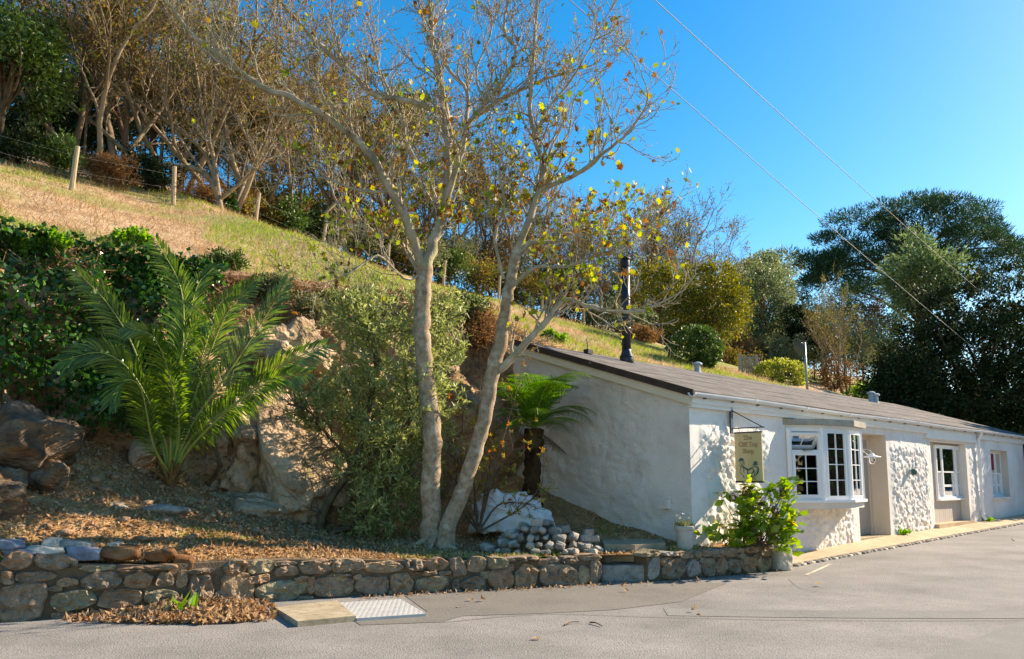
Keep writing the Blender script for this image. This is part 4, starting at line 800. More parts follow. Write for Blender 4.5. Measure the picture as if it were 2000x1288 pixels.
MB().fbox(-.09, .0, qg - .09, qg + .09, P_[2] - .07, P_[2] + .08).build('box', M['smoothwall'], mx_); MB().fbox(-.10, -.091, qg - .08, qg + .08, P_[2] - .06, P_[2] + .07).build('lid', M['gable'], mx_); MB().add(*closed_tube(W([-.05, -.05], [qg, qg], [P_[2] - .07, P_[2] - .11]), .012, 6)).build('outlet', M['ventgrey'], mx_)
# overhead lines
for k, (p0, p1, lab) in enumerate(((at(1085, -24, 15), at(2040, 792, 44), 'lower one of two overhead lines crossing the sky'), (at(1235, -40, 15), at(2040, 675, 46), 'upper one of two overhead lines crossing the sky'))):
    t = np.linspace(0, 1, 24)[:, None]; P_ = p0 * (1 - t) + p1 * t; P_[:, 2] -= .35 * 4 * (t * (1 - t))[:, 0] * .5
    V, Fc = tube(P_, .010, 6); tag(obj('overhead_line', V, Fc, M['cable'], None, True, org=p0), lab, 'cable', 'overhead lines')
# service cable slung from the hill to the gable edge
t = np.linspace(0, 1, 20)[:, None]; p0, p1 = at(905, 592, 18), W(-.14, 1.9, roofz(1.9) + .02); P_ = p0 * (1 - t) + p1 * t; P_[:, 2] -= .5 * (t * (1 - t))[:, 0]
V, Fc = tube(P_, .012, 5); tag(obj('service_cable', V, Fc, M['cable'], None, True, org=p1), 'thin pale cable slung from the hillside to the roof edge', 'cable')
# ---------------------------------------------------------------- growing things: generators
def perp(rng, d):
    v = rng.normal(size=3); v -= (v @ d) * d; return v / np.linalg.norm(v)
def grow(rng, p, d, L, r, depth, out, tips, up=.08, wig=.16, nseg=6, kids=(3, 5), ratio=.62, ang=(.5, 1.0), tipr=.35, r_min=.003, start=.25, out_d=None):
    """a limb with kinks and its side limbs; collects (points, radii) in out and end points in tips"""
    pts = [p]; dirs = [d]; st = L / nseg; dd = d
    for i in range(nseg):
        dd = dd + rng.normal(size=3) * wig + np.array([0, 0, up]); dd = dd / np.linalg.norm(dd); pts.append(pts[-1] + dd * st); dirs.append(dd)
    pts = np.array(pts); rad = np.maximum(r * np.linspace(1, tipr, nseg + 1), r_min); out.append((pts, rad))
    if out_d is not None: out_d.append(depth)
    if depth == 0: tips.append((pts[-1], dd)); tips.append((pts[len(pts) // 2], dd)); return
    n = rng.integers(kids[0], kids[1] + 1)
    for k in range(n):
        f = start + (1 - start) * (k + rng.uniform(.2, .9)) / n; i = min(int(f * nseg), nseg - 1); fr = f * nseg - i
        q = pts[i] * (1 - fr) + pts[i + 1] * fr; a = rng.uniform(*ang); nd = dirs[i] * math.cos(a) + perp(rng, dirs[i]) * math.sin(a)
        nd = nd / np.linalg.norm(nd); rl = rad[i] * rng.uniform(.45, .7)
        grow(rng, q, nd, L * ratio * rng.uniform(.7, 1.15) * (1.15 - .45 * f), max(rl, r_min), depth - 1, out, tips, up, wig, max(3, nseg - 1), kids, ratio, ang, tipr, r_min, .2, out_d)
    grow(rng, pts[-1], dd, L * ratio * .8, max(rad[-1], r_min), depth - 1, out, tips, up, wig, max(3, nseg - 1), kids, ratio, ang, tipr, r_min, .2, out_d)
def sides_of(r): return 8 if r > .06 else (5 if r > .015 else (4 if r > .008 else 3))
def tufts(rng, tips, per, sc_, jit):
    P = np.array([t[0] for t in tips]); D = np.array([t[1] for t in tips]); i = rng.integers(0, len(P), per)
    return P[i] + rng.normal(size=(per, 3)) * jit - D[i] * rng.uniform(0, sc_, (per, 1)), D[i]
def clumpcloud(rng, n, nclump, rad, cs, shell=.75, lower=-.4, flat=1.0):
    """leaf positions in clumps spread through an uneven crown of half sizes rad; returns points and outward axes"""
    D = nrm(rng.normal(size=(nclump * 3, 3))); D = D[D[:, 2] > lower][:nclump]; k = rng.uniform(shell, 1, (len(D), 1)) ** 1
    lob = 1 + .22 * fbm(D * 1.7 + rng.uniform(0, 50), 3, 3)[:, None]; Cc = D * k * lob * np.array(rad)
    i = rng.integers(0, len(Cc), n); sz = cs * rng.uniform(.55, 1.35, len(Cc))
    off = rng.normal(size=(n, 3)); off = nrm(off) * (rng.uniform(0, 1, (n, 1)) ** .5) * sz[i][:, None]; off[:, 2] *= flat
    return Cc[i] + off, nrm(D[i] + .6 * nrm(off))
ORD = ['first', 'second', 'third', 'fourth', 'fifth', 'sixth', 'seventh', 'eighth', 'ninth', 'tenth', 'eleventh', 'twelfth', 'thirteenth', 'fourteenth', 'fifteenth', 'sixteenth', 'seventeenth', 'eighteenth', 'nineteenth', 'twentieth']
def spot(px, Y):
    X = (px - 1000) / F * Y * 1.002; return np.array([X, Y, float(groundz(X, Y))])
# ---------------------------------------------------------------- the sycamore
rng = np.random.default_rng(11); YT = 11.8
SX, SZ = -1.19, .44
base = at(848, 1066, YT)
syc = thing('sycamore_tree', 'two-stemmed autumn sycamore with lichened bark and few yellow leaves before the bank', 'tree', base)
def limb(pix, r0, r1, n=None):
    P = np.array([at(x, y, YT + dy) for x, y, dy in pix]); n = n or max(6, len(pix) * 4); Q = smooth_path(P, n)
    Q[1:-1] += rng.normal(size=(n - 2, 3)) * min(.012, r1 * .5); return Q, np.linspace(r0, r1, n)
stemL = limb([(845, 1090, .02), (842, 1040, 0), (843, 960, 0), (842, 900, 0), (845, 860, .0), (834, 760, .05), (825, 680, .05), (823, 620, .1), (828, 560, .1), (828, 520, .1)], .185, .12, 40)
stemL[1][:] = .92 * np.interp(np.linspace(0, 1, 40), [0, .05, .12, .5, .75, .95, 1], [.25, .185, .158, .148, .138, .135, .14])
stemR = limb([(866, 1080, -.05), (872, 1035, -.05), (900, 965, 0), (930, 880, 0), (950, 800, 0), (960, 735, 0), (982, 650, -.05), (990, 590, -.1), (997, 545, -.1), (1008, 498, -.1)], .13, .09, 40)
stemR[1][:] = .93 * np.interp(np.linspace(0, 1, 40), [0, .06, .2, .5, .62, .75, 1], [.17, .135, .122, .112, .118, .10, .085])
LIMBS = [
    ([(828, 525, .1), (815, 495, .1), (796, 435, -.1), (765, 378, -.3), (722, 300, -.5), (665, 248, -.7), (600, 206, -.9), (500, 163, -1.1), (439, 116, -1.2), (377, 70, -1.3), (315, -15, -1.4)], .095, .022),
    ([(830, 525, .1), (845, 476, .2), (868, 413, .3), (875, 304, .4), (870, 217, .5), (857, 152, .6), (843, 65, .7), (838, -30, .8)], .105, .028),
    ([(868, 413, .3), (880, 361, .1), (904, 296, 0), (909, 252, -.1), (948, 204, -.2), (985, 150, -.3), (1008, 100, -.4), (985, 55, -.5), (1000, -20, -.5)], .06, .015),
    ([(909, 246, -.1), (961, 206, 0), (1026, 172, .2), (1100, 143, .4), (1161, 126, .5), (1191, 91, .6)], .045, .008),
    ([(871, 222, .5), (809, 200, .4), (761, 191, .2), (726, 183, 0), (704, 160, -.1), (656, 117, -.3), (600, 65, -.5), (560, 20, -.6), (530, -20, -.7)], .06, .02),
    ([(905, 290, 0), (912, 180, .3), (880, 143, .5), (850, 80, .6), (820, 10, .7), (800, -30, .8)], .045, .012),
    ([(1006, 505, -.1), (1017, 476, -.1), (1052, 372, -.2), (1061, 326, -.2), (1043, 261, -.3), (1035, 196, -.3), (1043, 87, -.4), (1050, -10, -.5)], .07, .016),
    ([(1008, 500, -.1), (1040, 474, 0), (1078, 474, .1), (1143, 456, .3), (1209, 456, .4), (1270, 435, .5), (1304, 410, .5)], .045, .008),
    ([(1056, 370, -.2), (1122, 343, -.3), (1178, 300, -.4), (1230, 256, -.5), (1265, 196, -.6), (1252, 140, -.6)], .045, .007),
    ([(985, 545, -.1), (972, 500, -.2), (968, 456, -.3), (985, 400, -.4), (975, 330, -.5), (990, 250, -.5)], .035, .01),
    ([(962, 733, 0), (1000, 700, -.1), (1037, 659, -.2), (1074, 619, -.3), (1097, 589, -.3), (1119, 587, -.3), (1154, 599, -.3), (1204, 609, -.35), (1253, 607, -.4), (1290, 592, -.4), (1333, 569, -.5)], .075, .012),
    ([(1001, 560, -.1), (1035, 530, -.2), (1062, 520, -.3), (1105, 522, -.4), (1160, 500, -.5), (1230, 480, -.5)], .04, .01),
    ([(822, 540, .1), (800, 500, .3), (770, 470, .6), (720, 450, .9), (660, 400, 1.1), (640, 330, 1.2)], .055, .012),
    ([(826, 535, .1), (790, 545, -.2), (740, 500, -.5), (690, 530, -.8), (620, 560, -1.0)], .028, .006),
    ([(760, 375, -.3), (700, 372, -.5), (640, 350, -.7), (560, 345, -.8), (500, 330, -.9)], .03, .008),
    ([(665, 248, -.7), (640, 190, -.6), (600, 140, -.6), (560, 100, -.7), (500, 40, -.8)], .03, .01),
    ([(439, 116, -1.2), (420, 60, -1.2), (380, 10, -1.2)], .016, .006),
    ([(1043, 261, -.3), (1080, 200, -.4), (1120, 150, -.5), (1170, 60, -.6), (1205, 0, -.6)], .025, .006),
    ([(948, 204, -.2), (930, 140, 0), (960, 60, .1), (950, -20, .2)], .025, .01),
    ([(870, 304, .4), (830, 330, .6), (800, 290, .7), (780, 220, .9), (740, 130, 1), (720, 40, 1.1)], .045, .012),
    ([(1061, 326, -.2), (1110, 260, 0), (1120, 200, .2), (1150, 160, .3)], .025, .006)]
lp_ = [(lambda L_: (L_[0], L_[1] * .86))(limb(*l)) for l in LIMBS]
tw, tips = [], []
for P, r in lp_:
    ln = np.linalg.norm(np.diff(P, axis=0), axis=1).sum(); k = max(2, int(ln / .125)); dens = 1.0
    for j in range(k):
        f = rng.uniform(.12, 1); i = min(int(f * (len(P) - 1)), len(P) - 2); d = nrm(P[i + 1] - P[i]); a = rng.uniform(.5, 1.15)
        nd = d * math.cos(a) + perp(rng, d) * math.sin(a) + np.array([0, 0, .25]); nd /= np.linalg.norm(nd)
        grow(rng, P[i], nd, rng.uniform(.3, .75), min(r[i] * .5, .019), 2, tw, tips, .13, .24, 5, (2, 3), .62, (.4, .95), .5, .0046)
    grow(rng, P[-1], nrm(P[-1] - P[-2]), .5, r[-1] * .9, 2, tw, tips, .12, .2, 5, (2, 3), .6, (.4, .9), .5, .0034)
V, Fc = tubes([stemL], 18); V += .006 * fbm(V * 9, 3, 4)[:, None] * np.array([1, 1, 0]); obj('trunk', V, Fc, M['barklow'], syc, True)
V, Fc = tubes([stemR], 16); V += .006 * fbm(V * 9, 3, 6)[:, None] * np.array([1, 1, 0]); obj('trunk', V, Fc, M['barklow'], syc, True)
for P, r in lp_:
    V, Fc = tube(P, r, 9); V += .010 * fbm(V * 8, 3, 4)[:, None]; obj('limb', V, Fc, M['bark'], syc, True)
V, Fc = tubes(tw, 4); tag(obj('twigs', V, Fc, M['bark'], syc, True), kind='stuff')
for k, a in enumerate((-2.6, -1.7, -.6, .4, 2.6)):                      # root flare
    Pr = np.array([base + [0, 0, .22], base + np.array([math.cos(a) * .2, math.sin(a) * .2, .06]), base + np.array([math.cos(a) * .42, math.sin(a) * .36, -.05])]); V, Fc = tube(smooth_path(Pr, 8), np.linspace(.09, .03, 8), 7); obj('root', V, Fc, M['barklow'], syc, True)
def maple(seed, curl):
    r_ = np.random.default_rng(seed); an = np.radians([0, 24, 40, 62, 84, 112, 150]); rr = np.array([1.0, .62, .86, .50, .66, .42, .40]) * r_.uniform(.92, 1.08, 7)
    pts = [(r * math.sin(a), .38 + r * math.cos(a) * .72) for a, r in zip(an, rr)]; ring = pts + [(0, .0)] + [(-x, y) for x, y in pts[::-1][:-1]]
    ring = [(x * .78, y) for x, y in ring]; V = [(0, .38, 0)] + [(x, y, curl * (x * x + (y - .4) ** 2) * (1 + .3 * r_.normal())) for x, y in ring]; n = len(ring)
    V += [(.012, 0, .0), (-.012, 0, 0), (-.008, -.4, -.05), (.008, -.4, -.05)]
    return np.array(V), [(0, 1 + i, 1 + (i + 1) % n) for i in range(n)] + [(n + 1, n + 2, n + 3, n + 4)]
lme = [make_mesh('leaf', *maple(k, c), M['syc']) for k, c in enumerate((.25, -.3, .5, .15, -.15))] + [make_mesh('leaf', *maple(20 + k, c), M['sycbrown']) for k, c in enumerate((1.4, -1.6, 1.1))]
TP = np.array([t[0] for t in tips])
def topix(P):
    c, s = math.cos(TH), math.sin(TH); dz = P[:, 2] - CAMZ; f = P[:, 1] * c + dz * s; v = -P[:, 1] * s + dz * c; return 1000 + F * P[:, 0] / f, PY - F * v / f
qx, qy = topix(TP)
wt = np.exp(-((qx - 960) / 230) ** 2 - ((qy - 440) / 140) ** 2) * 3 + .10 + .7 * np.exp(-((qx - 1170) / 110) ** 2 - ((qy - 400) / 170) ** 2) + .25 * np.exp(-((qx - 700) / 150) ** 2 - ((qy - 330) / 200) ** 2)
pick = rng.choice(len(TP), 2600, p=wt / wt.sum())
from mathutils import Euler
for k, i in enumerate(pick[:300]):
    br_ = rng.uniform() < .18; o = link('leaf', lme[int(rng.integers(5, 8)) if br_ else int(rng.integers(0, 5))], syc)
    o.location = tuple(TP[i] - base + rng.normal(size=3) * .025); s_ = rng.uniform(.075, .135); o.scale = (s_,) * 3
    o.rotation_euler = (rng.uniform(.9, 2.6), rng.uniform(-.7, .7), rng.uniform(0, 6.28))
parts_, pb = [], []
for k, i in enumerate(pick[300:]):
    br_ = rng.uniform() < .36; v, f = maple(int(rng.integers(0, 30)), rng.uniform(.8, 1.6) if br_ else rng.uniform(-.4, .5)); e = np.array(Euler((rng.uniform(.9, 2.7), rng.uniform(-.8, .8), rng.uniform(0, 6.28))).to_matrix())
    v = (v * rng.uniform(.05, .10)) @ e.T + TP[i] + rng.normal(size=3) * .06; (pb if br_ else parts_).append((v, np.array([x for x in f[:-1]])))
V, Fc = cat(parts_); tag(obj('foliage', V, Fc, M['syc'], syc), kind='stuff'); V, Fc = cat(pb); tag(obj('dry_foliage', V, Fc, M['sycbrown'], syc), kind='stuff')
kp = rng.choice(len(TP), 2600); V, Fc = leafquads(TP[kp] + rng.normal(size=(2600, 3)) * .04, .035, .02, rng, np.array([0, 0, -1.]), .7, .5); tag(obj('seed_keys', V, Fc, M['sycbrown'], syc), kind='stuff')
# ---------------------------------------------------------------- palm
pb_ = at(333, 955, 11.3); palm = thing('palm_tree', 'young feather palm with arching green fronds below the ivy', 'palm', pb_)
def frond(pix, ys, leaf, nl, seed, wid=.030, droop=.25):
    r_ = np.random.default_rng(seed); P = np.array([at(x, y, 11.3 + dy) for (x, y), dy in zip(pix, ys)]); n = nl; Q = smooth_path(P, n); T = nrm(np.gradient(Q, axis=0))
    up = np.array([0, 0, 1.]) + .001; toC = np.array([0, -1., .15]); Sd = nrm(np.cross(T, toC + .0 * up)); Nn = nrm(np.cross(Sd, T))
    f = np.linspace(0, 1, n); on = f > .20; Ll = leaf * np.interp(f, [.2, .32, .55, .85, 1], [.35, .8, 1, .75, .35]); parts = []
    for sd in (-1, 1):
        d = nrm(T * np.interp(f, [0, 1], [.75, 1.7])[:, None] + Sd * sd * 1.0 + Nn * .28 + r_.normal(size=(n, 3)) * .09); p0 = Q[on]; dd = d[on]; L_ = (Ll[on] * r_.uniform(.85, 1.12, on.sum()))[:, None]
        wv = nrm(np.cross(dd, Nn[on])) * wid * .5; mid = p0 + dd * L_ * .5 + np.array([0, 0, -.04]) * L_; tip = p0 + dd * L_ + np.array([0, 0, -droop]) * L_
        m = len(p0); Vv = np.stack([p0, mid + wv + Nn[on] * .004, mid - wv + Nn[on] * .004, tip], 1).reshape(-1, 3); k = np.arange(m) * 4; parts.append((Vv, np.concatenate([np.stack([k, k + 1, k + 2], 1), np.stack([k + 1, k + 3, k + 2], 1)])))
    V, Fc = cat(parts); rc = tube(Q, np.interp(f, [0, .15, 1], [.032, .02, .004]), 6)
    o = obj('frond', rc[0], rc[1], M['rachis'], palm, True); tag(obj('leaflets', V, Fc, M['palm'], o), kind='stuff')
B0 = (333, 930)
for k, (pix, ys, lf) in enumerate([
    ([B0, (305, 830), (265, 690), (215, 600), (152, 532)], (0, 0, -.1, -.2, -.3), .48), ([B0, (318, 850), (262, 735), (200, 690), (118, 705)], (0, -.2, -.5, -.7, -.9), .46), ([B0, (300, 870), (275, 760), (240, 745), (215, 790)], (0, -.4, -.8, -1.0, -1.1), .40),
    ([B0, (345, 800), (358, 660), (352, 560), (305, 470)], (0, .1, .2, .2, .1), .50), ([B0, (352, 780), (368, 640), (385, 560), (415, 525)], (0, .3, .6, .8, 1.0), .50), ([B0, (365, 820), (410, 690), (445, 610), (500, 545)], (0, .2, .3, .3, .2), .50),
    ([B0, (375, 830), (445, 730), (505, 640), (562, 548)], (0, 0, 0, .1, .2), .50), ([B0, (380, 850), (470, 780), (550, 715), (640, 672)], (0, -.2, -.5, -.7, -.8), .48), ([B0, (385, 860), (460, 790), (530, 745), (605, 728)], (0, -.4, -.9, -1.3, -1.5), .44), ([B0, (312, 840), (235, 700), (180, 650), (120, 650)], (0, .2, .4, .4, .3), .46),
    ([B0, (340, 820), (330, 690), (300, 610), (265, 560)], (0, .4, .8, 1, 1.1), .46), ([B0, (356, 800), (400, 680), (425, 600), (470, 560)], (0, .4, .8, 1.1, 1.3), .46), ([B0, (335, 800), (352, 700), (380, 640), (410, 640)], (0, -.4, -.8, -1.1, -1.3), .44), ([B0, (350, 840), (330, 730), (300, 660), (250, 640)], (0, -.3, -.7, -1.1, -1.3), .42)]):
    frond(pix, ys, lf * 1.06, 96, 300 + k, .028)
for k in range(16):
    a = rng.uniform(0, 6.28); l = rng.uniform(.18, .42); c_ = pb_ + [0, 0, .02]; t = rng.uniform(.1, .3)
    Pq = np.array([c_, c_ + [math.cos(a) * .1, math.sin(a) * .1, l * .5], c_ + [math.cos(a) * (.1 + t * .6), math.sin(a) * (.1 + t * .6), l]]); V, Fc = tube(smooth_path(Pq, 7), np.linspace(.045, .018, 7), 6); obj('frond_stub', V, Fc, M['palmbase'], palm, True)
# ---------------------------------------------------------------- tree fern
fb_ = at(1040, 985, 13.3); fern = thing('tree_fern', 'tree fern with a dark shaggy trunk beside the gable wall', 'tree fern', fb_); ft = at(1044, 838, 13.3)
Q = smooth_path(np.array([fb_ - [0, 0, .15], (fb_ * .6 + ft * .4) + [-.02, 0, 0], ft]), 22); V, Fc = tube(Q, np.interp(np.linspace(0, 1, 22), [0, .2, .7, 1], [.17, .135, .13, .15]), 20); V += .05 * fbm(V * np.array([16, 16, 7]), 3, 5)[:, None] * np.array([1, 1, .3]); obj('trunk', V, Fc, M['fibre'], fern)
def fernfrond(az, el, L, seed, mt='fern', nm='frond'):
    r_ = np.random.default_rng(seed); n = 44; h = np.array([math.cos(az), math.sin(az), 0]); t = np.linspace(0, 1, n)[:, None]
    ang = el - t ** (1.9 if el > 1.05 else 1.2) * (el + r_.uniform(.5, .9)); step = L / n; dirs = h * np.cos(ang) + np.array([0, 0, 1.]) * np.sin(ang); Q = ft + np.cumsum(dirs * step, 0); T = nrm(dirs); Sd = nrm(np.cross(T, [0, 0, 1.])); Up = np.cross(Sd, T)
    f = t[:, 0]; Lp = .30 * L * np.interp(f, [0, .1, .25, .6, .9, 1], [.0, .45, .85, 1, .4, .1]); parts = []
    for sd in (-1, 1):
        d = nrm(Sd * sd + T * .45 - Up * .16 + r_.normal(size=(n, 3)) * .06)
        for j in (0, 1, 2, 3, 4, 5, 6, 7):                                # pinnules along each pinna
            g0 = j / 8; c_ = Q + d * Lp[:, None] * (g0 + .06) - Up * (.12 * Lp * g0 ** 2)[:, None]; ll = (Lp * .17 * (1 - .7 * g0))[:, None]
            for s2 in (-1, 1):
                e = nrm(T * s2 * .9 + d * .55); wv = d * (Lp * .036)[:, None]; Vv = np.stack([c_ - wv, c_ + wv, c_ + e * ll], 1).reshape(-1, 3); parts.append((Vv, np.arange(n * 3).reshape(-1, 3)))
    V, Fc = cat(parts); rc = tube(Q[::3], np.interp(f[::3], [0, 1], [.014, .003]), 5); o = obj(nm, rc[0], rc[1], M['rachis' if mt == 'fern' else 'twigbrown'], fern, True); tag(obj('pinnae', V, Fc, M[mt], o), kind='stuff')
for k in range(22):
    az = k * 2 * math.pi / 22 * 1.0 + rng.uniform(-.12, .12); fernfrond(az, (1.42, .95, 1.2, .6)[k % 4] + rng.uniform(-.1, .1), (1.5, 1.15, 1.4, 1.1)[k % 4] * rng.uniform(.9, 1.08) * (1.05 if math.cos(az) > .3 else .9), 500 + k)
for k in range(6): fernfrond(k * 1.05 + .4, -.55, rng.uniform(.55, .8), 560 + k, 'bracken', 'dead_frond')
# ---------------------------------------------------------------- olive-green shrub in front of the bank
sb_ = at(622, 1032, 12.1); shr = thing('olive_shrub', 'tall loose shrub with narrow olive leaves left of the sycamore trunks', 'shrub', sb_)
out, tips2 = [], []
st = limb([(620, 1045, .3), (640, 985, .3), (672, 930, .35), (700, 880, .4), (720, 800, .5), (740, 700, .6)], .075, .03, 18); out.append(st)
st2 = limb([(660, 950, .33), (720, 900, .2), (780, 860, .3), (830, 780, .5)], .045, .02, 12); out.append(st2); st3 = limb([(640, 1042, .3), (700, 1025, .2), (750, 970, .3), (800, 900, .5)], .04, .02, 12); out.append(st3); st4 = limb([(690, 900, .35), (640, 850, .2), (600, 800, .1), (560, 790, 0)], .03, .012, 10); out.append(st4)
st5 = limb([(735, 720, .6), (720, 640, .8), (700, 590, .9)], .03, .012, 10); out.append(st5); st6 = limb([(780, 860, .3), (850, 720, .6), (870, 640, .8), (880, 600, .9)], .03, .012, 10); out.append(st6)
for P, r in (st, st2, st3, st4, st5, st6):
    for j in range(34):
        i = rng.integers(2, len(P) - 1); d = nrm(nrm(P[i] - P[i - 1]) * .5 + rng.normal(size=3) * .8 + [0, 0, .3]); grow(rng, P[i], d, rng.uniform(.35, .75), .009, 1, out, tips2, .10, .2, 5, (2, 4), .6, (.4, 1.0), .5, .003)
TQ = np.array([t[0] for t in tips2]); TDir = np.array([t[1] for t in tips2])
x_, y_ = topix(TQ); ok = (x_ > 560) & (x_ < 915) & (y_ > 560) & (y_ < 1062); ok &= ~((x_ < 655) & (y_ > 840)); ok &= ~((x_ < 600) & (y_ < 740)); TQ = TQ[ok]; TDir = TDir[ok]
# fill the crown's volume too
cl = []
for cx, cy, dy, rx, ry, nn in ((710, 760, .6, 65, 110, 150), (760, 660, .9, 95, 90, 150), (840, 700, .9, 62, 110, 120), (760, 880, .3, 62, 80, 130), (760, 985, .1, 85, 60, 130), (650, 760, .4, 35, 45, 36), (690, 620, 1.1, 60, 50, 60), (850, 620, 1.1, 50, 45, 50), (840, 850, .5, 45, 80, 60), (730, 1030, 0, 60, 25, 40)):
    g = rng.normal(size=(nn, 3)) * .55; cl += [at(cx + a * rx, cy + b * ry, YT + .3 + dy + c * .45) for a, b, c in g]
cl = np.array(cl); TQ = np.concatenate([TQ, cl]); TDir = np.concatenate([TDir, nrm(rng.normal(size=(len(cl), 3)) * .6 + [0, -.1, .7])])
for c in cl[::3]: out.append((np.array([c - nrm(rng.normal(size=3) + [0, 0, 1.2]) * .3, c]), np.array([.005, .003])))
per = 10; n = len(TQ) * per; P = np.repeat(TQ, per, 0) - np.repeat(TDir, per, 0) * rng.uniform(0, .10, (n, 1)); A = np.repeat(TDir, per, 0) * .55
V, Fc = leafquads(P, .108, .026, rng, A, .75, .2); tag(obj('foliage', V, Fc, M['olive'], shr), kind='stuff'); V, Fc = tubes(out, 5); tag(obj('branches', V, Fc, M['mossy'], shr, True), kind='stuff')
# ---------------------------------------------------------------- twiggy azalea between the trunks and the rubble
ab = at(935, 1040, 12.3); az_ = thing('azalea_shrub', 'sparse twiggy shrub with reddish leaf tips behind the rubble heap', 'shrub', ab); out, t3 = [], []
for px, py, dy in ((1010, 760, .1), (975, 820, .4), (1060, 940, -.5), (905, 790, .5), (1000, 880, -.2), (940, 740, .6), (890, 900, .3), (1040, 985, -.6), (960, 900, 0), (1025, 830, .2)):
    e = at(px, py, 12.3 + dy); P = smooth_path(np.array([ab, ab * .5 + e * .5 + rng.normal(size=3) * .12, e]), 9); out.append((P, np.linspace(.018, .006, 9)))
    for j in range(8): i = rng.integers(3, 9); grow(rng, P[i], nrm(nrm(P[i] - P[i - 1]) + rng.normal(size=3) * .7), rng.uniform(.15, .38), .006, 1, out, t3, .1, .25, 4, (1, 3), .6, (.4, 1), .5, .0028)
TA = np.array([t[0] for t in t3]); DA = np.array([t[1] for t in t3]); sel = rng.uniform(size=len(TA)) < .5; TA, DA = TA[sel], DA[sel]
V, Fc = leafquads(np.repeat(TA, 7, 0), .06, .022, rng, np.repeat(DA, 7, 0), .65, .25); tag(obj('leaf_tips', V, Fc, M['azalea'], az_), kind='stuff'); V, Fc = tubes(out, 5); tag(obj('branches', V, Fc, M['twigbrown'], az_, True), kind='stuff')
# ---------------------------------------------------------------- hydrangea in the planting bed: every leaf a part
hb = at(1470, 1062, 12.55); hb[2] = .38; hyd = thing('hydrangea', 'leafy yellow-green hydrangea with dried flower heads under the shop sign', 'shrub', hb)
def leafmesh(seed, m):
    t = np.linspace(0, 1, 6); wv = np.array([.03, .30, .40, .34, .20, .0]); V = []
    for i, (a, b) in enumerate(zip(t, wv)): V += [(-b, a, .16 * b + .0 - .25 * a * a), (0, a, -.25 * a * a), (b, a, .16 * b - .25 * a * a)]
    fs = [(3 * i + j, 3 * i + j + 1, 3 * i + j + 4, 3 * i + j + 3) for i in range(5) for j in range(2)]; return make_mesh('leaf', np.array(V), fs, m, True)
hm = [leafmesh(k, M['hydr']) for k in range(2)] + [leafmesh(9, M['hydryellow'])]
hstem, heads = [], []; pts = []
for cx, cy, rx, ry, nn, dy in ((1440, 1000, 45, 50, 17, .0), (1500, 990, 55, 60, 22, .1), (1545, 985, 24, 60, 14, -.1), (1500, 1040, 60, 32, 16, -.15), (1460, 970, 30, 25, 8, .2), (1400, 1046, 26, 14, 8, 0), (1548, 1070, 16, 18, 6, -.25)):
    for k in range(nn): pts.append((at(cx + rng.uniform(-1, 1) * rx * .9, cy + rng.uniform(-1, 1) * ry * .9, 12.55 + dy + rng.uniform(-.28, .28))))
nl = 0
for p in pts:
    b0 = hb + np.array([rng.uniform(-.25, .25), rng.uniform(-.12, .12), 0]); mid = b0 * .45 + p * .55 + np.array([rng.normal() * .05, 0, .06]); Qp = smooth_path(np.array([b0, mid, p]), 8); hstem.append((Qp, np.linspace(.007, .004, 8)))
    for pair in range(2):
        c = p - nrm(p - mid) * .075 * pair; a0 = rng.uniform(0, 6.28)
        for sgn in (0, math.pi):
            if nl >= 300: break
            o = link('leaf', hm[2 if rng.uniform() < .07 else int(rng.integers(0, 2))], hyd); s_ = rng.uniform(.12, .19); o.scale = (s_,) * 3; o.location = tuple(c - hb); o.rotation_euler = Euler((rng.uniform(-.35, .75), rng.uniform(-.3, .3), a0 + sgn + rng.uniform(-.3, .3)), 'XYZ'); nl += 1
V, Fc = tubes(hstem, 5); tag(obj('stems', V, Fc, M['twigbrown'], hyd, True), kind='stuff')
pp_ = np.array(pts); i_ = rng.integers(0, len(pp_), 420); V, Fc = leafquads(pp_[i_] + rng.normal(size=(420, 3)) * [.05, .09, .05] - (pp_[i_] - hb) * rng.uniform(0, .35, (420, 1)), .16, .10, rng, np.array([0, -.2, .5]), .7, .12); tag(obj('foliage', V, Fc, M['hydr'], hyd, True), kind='stuff')
for px, py in ((1431, 972), (1487, 990), (1513, 997), (1529, 962), (1455, 960)):
    c = at(px, py, 12.35); n = 160; D = nrm(rng.normal(size=(n, 3))); V, Fc = leafquads(c + D * np.array([.04, .04, .055]), .02, .018, rng, D, .5, .2); tag(obj('flower_head', V, Fc, M['deadflower'], hyd), kind='stuff')
# ---------------------------------------------------------------- flower pot at the corner
pc = at(1338, 1058, 12.05); pc[2] = .385; pot = thing('flower_pot', 'grey ribbed flower pot with small white flowers at the corner of the shop', 'flower pot', pc)
a = np.linspace(0, 2 * math.pi, 29)[:-1]; MB().add(*lathe([(0, 0), (.105, 0), (.112, .02), (.135, .30), (.13, .30), (.12, .26), (0, .25)], pc, a)).build('body', M['pot'], pot, False); MB().add(*lathe([(.134, .29), (.152, .295), (.155, .345), (.148, .352), (.136, .35), (.130, .29)], pc, a)).build('rim', M['pot'], pot, False); MB().add(*lathe([(.0, .305), (.131, .30)], pc, a)).build('soil', M['soil'], pot)
P = pc + np.c_[rng.normal(size=(160, 2)) * .055, np.full(160, .31)]; V, Fc = leafquads(P, .12, .016, rng, np.array([0, 0, 1.]), .55, .1); tag(obj('foliage', V, Fc, M['scrubleaf'], pot), kind='stuff')
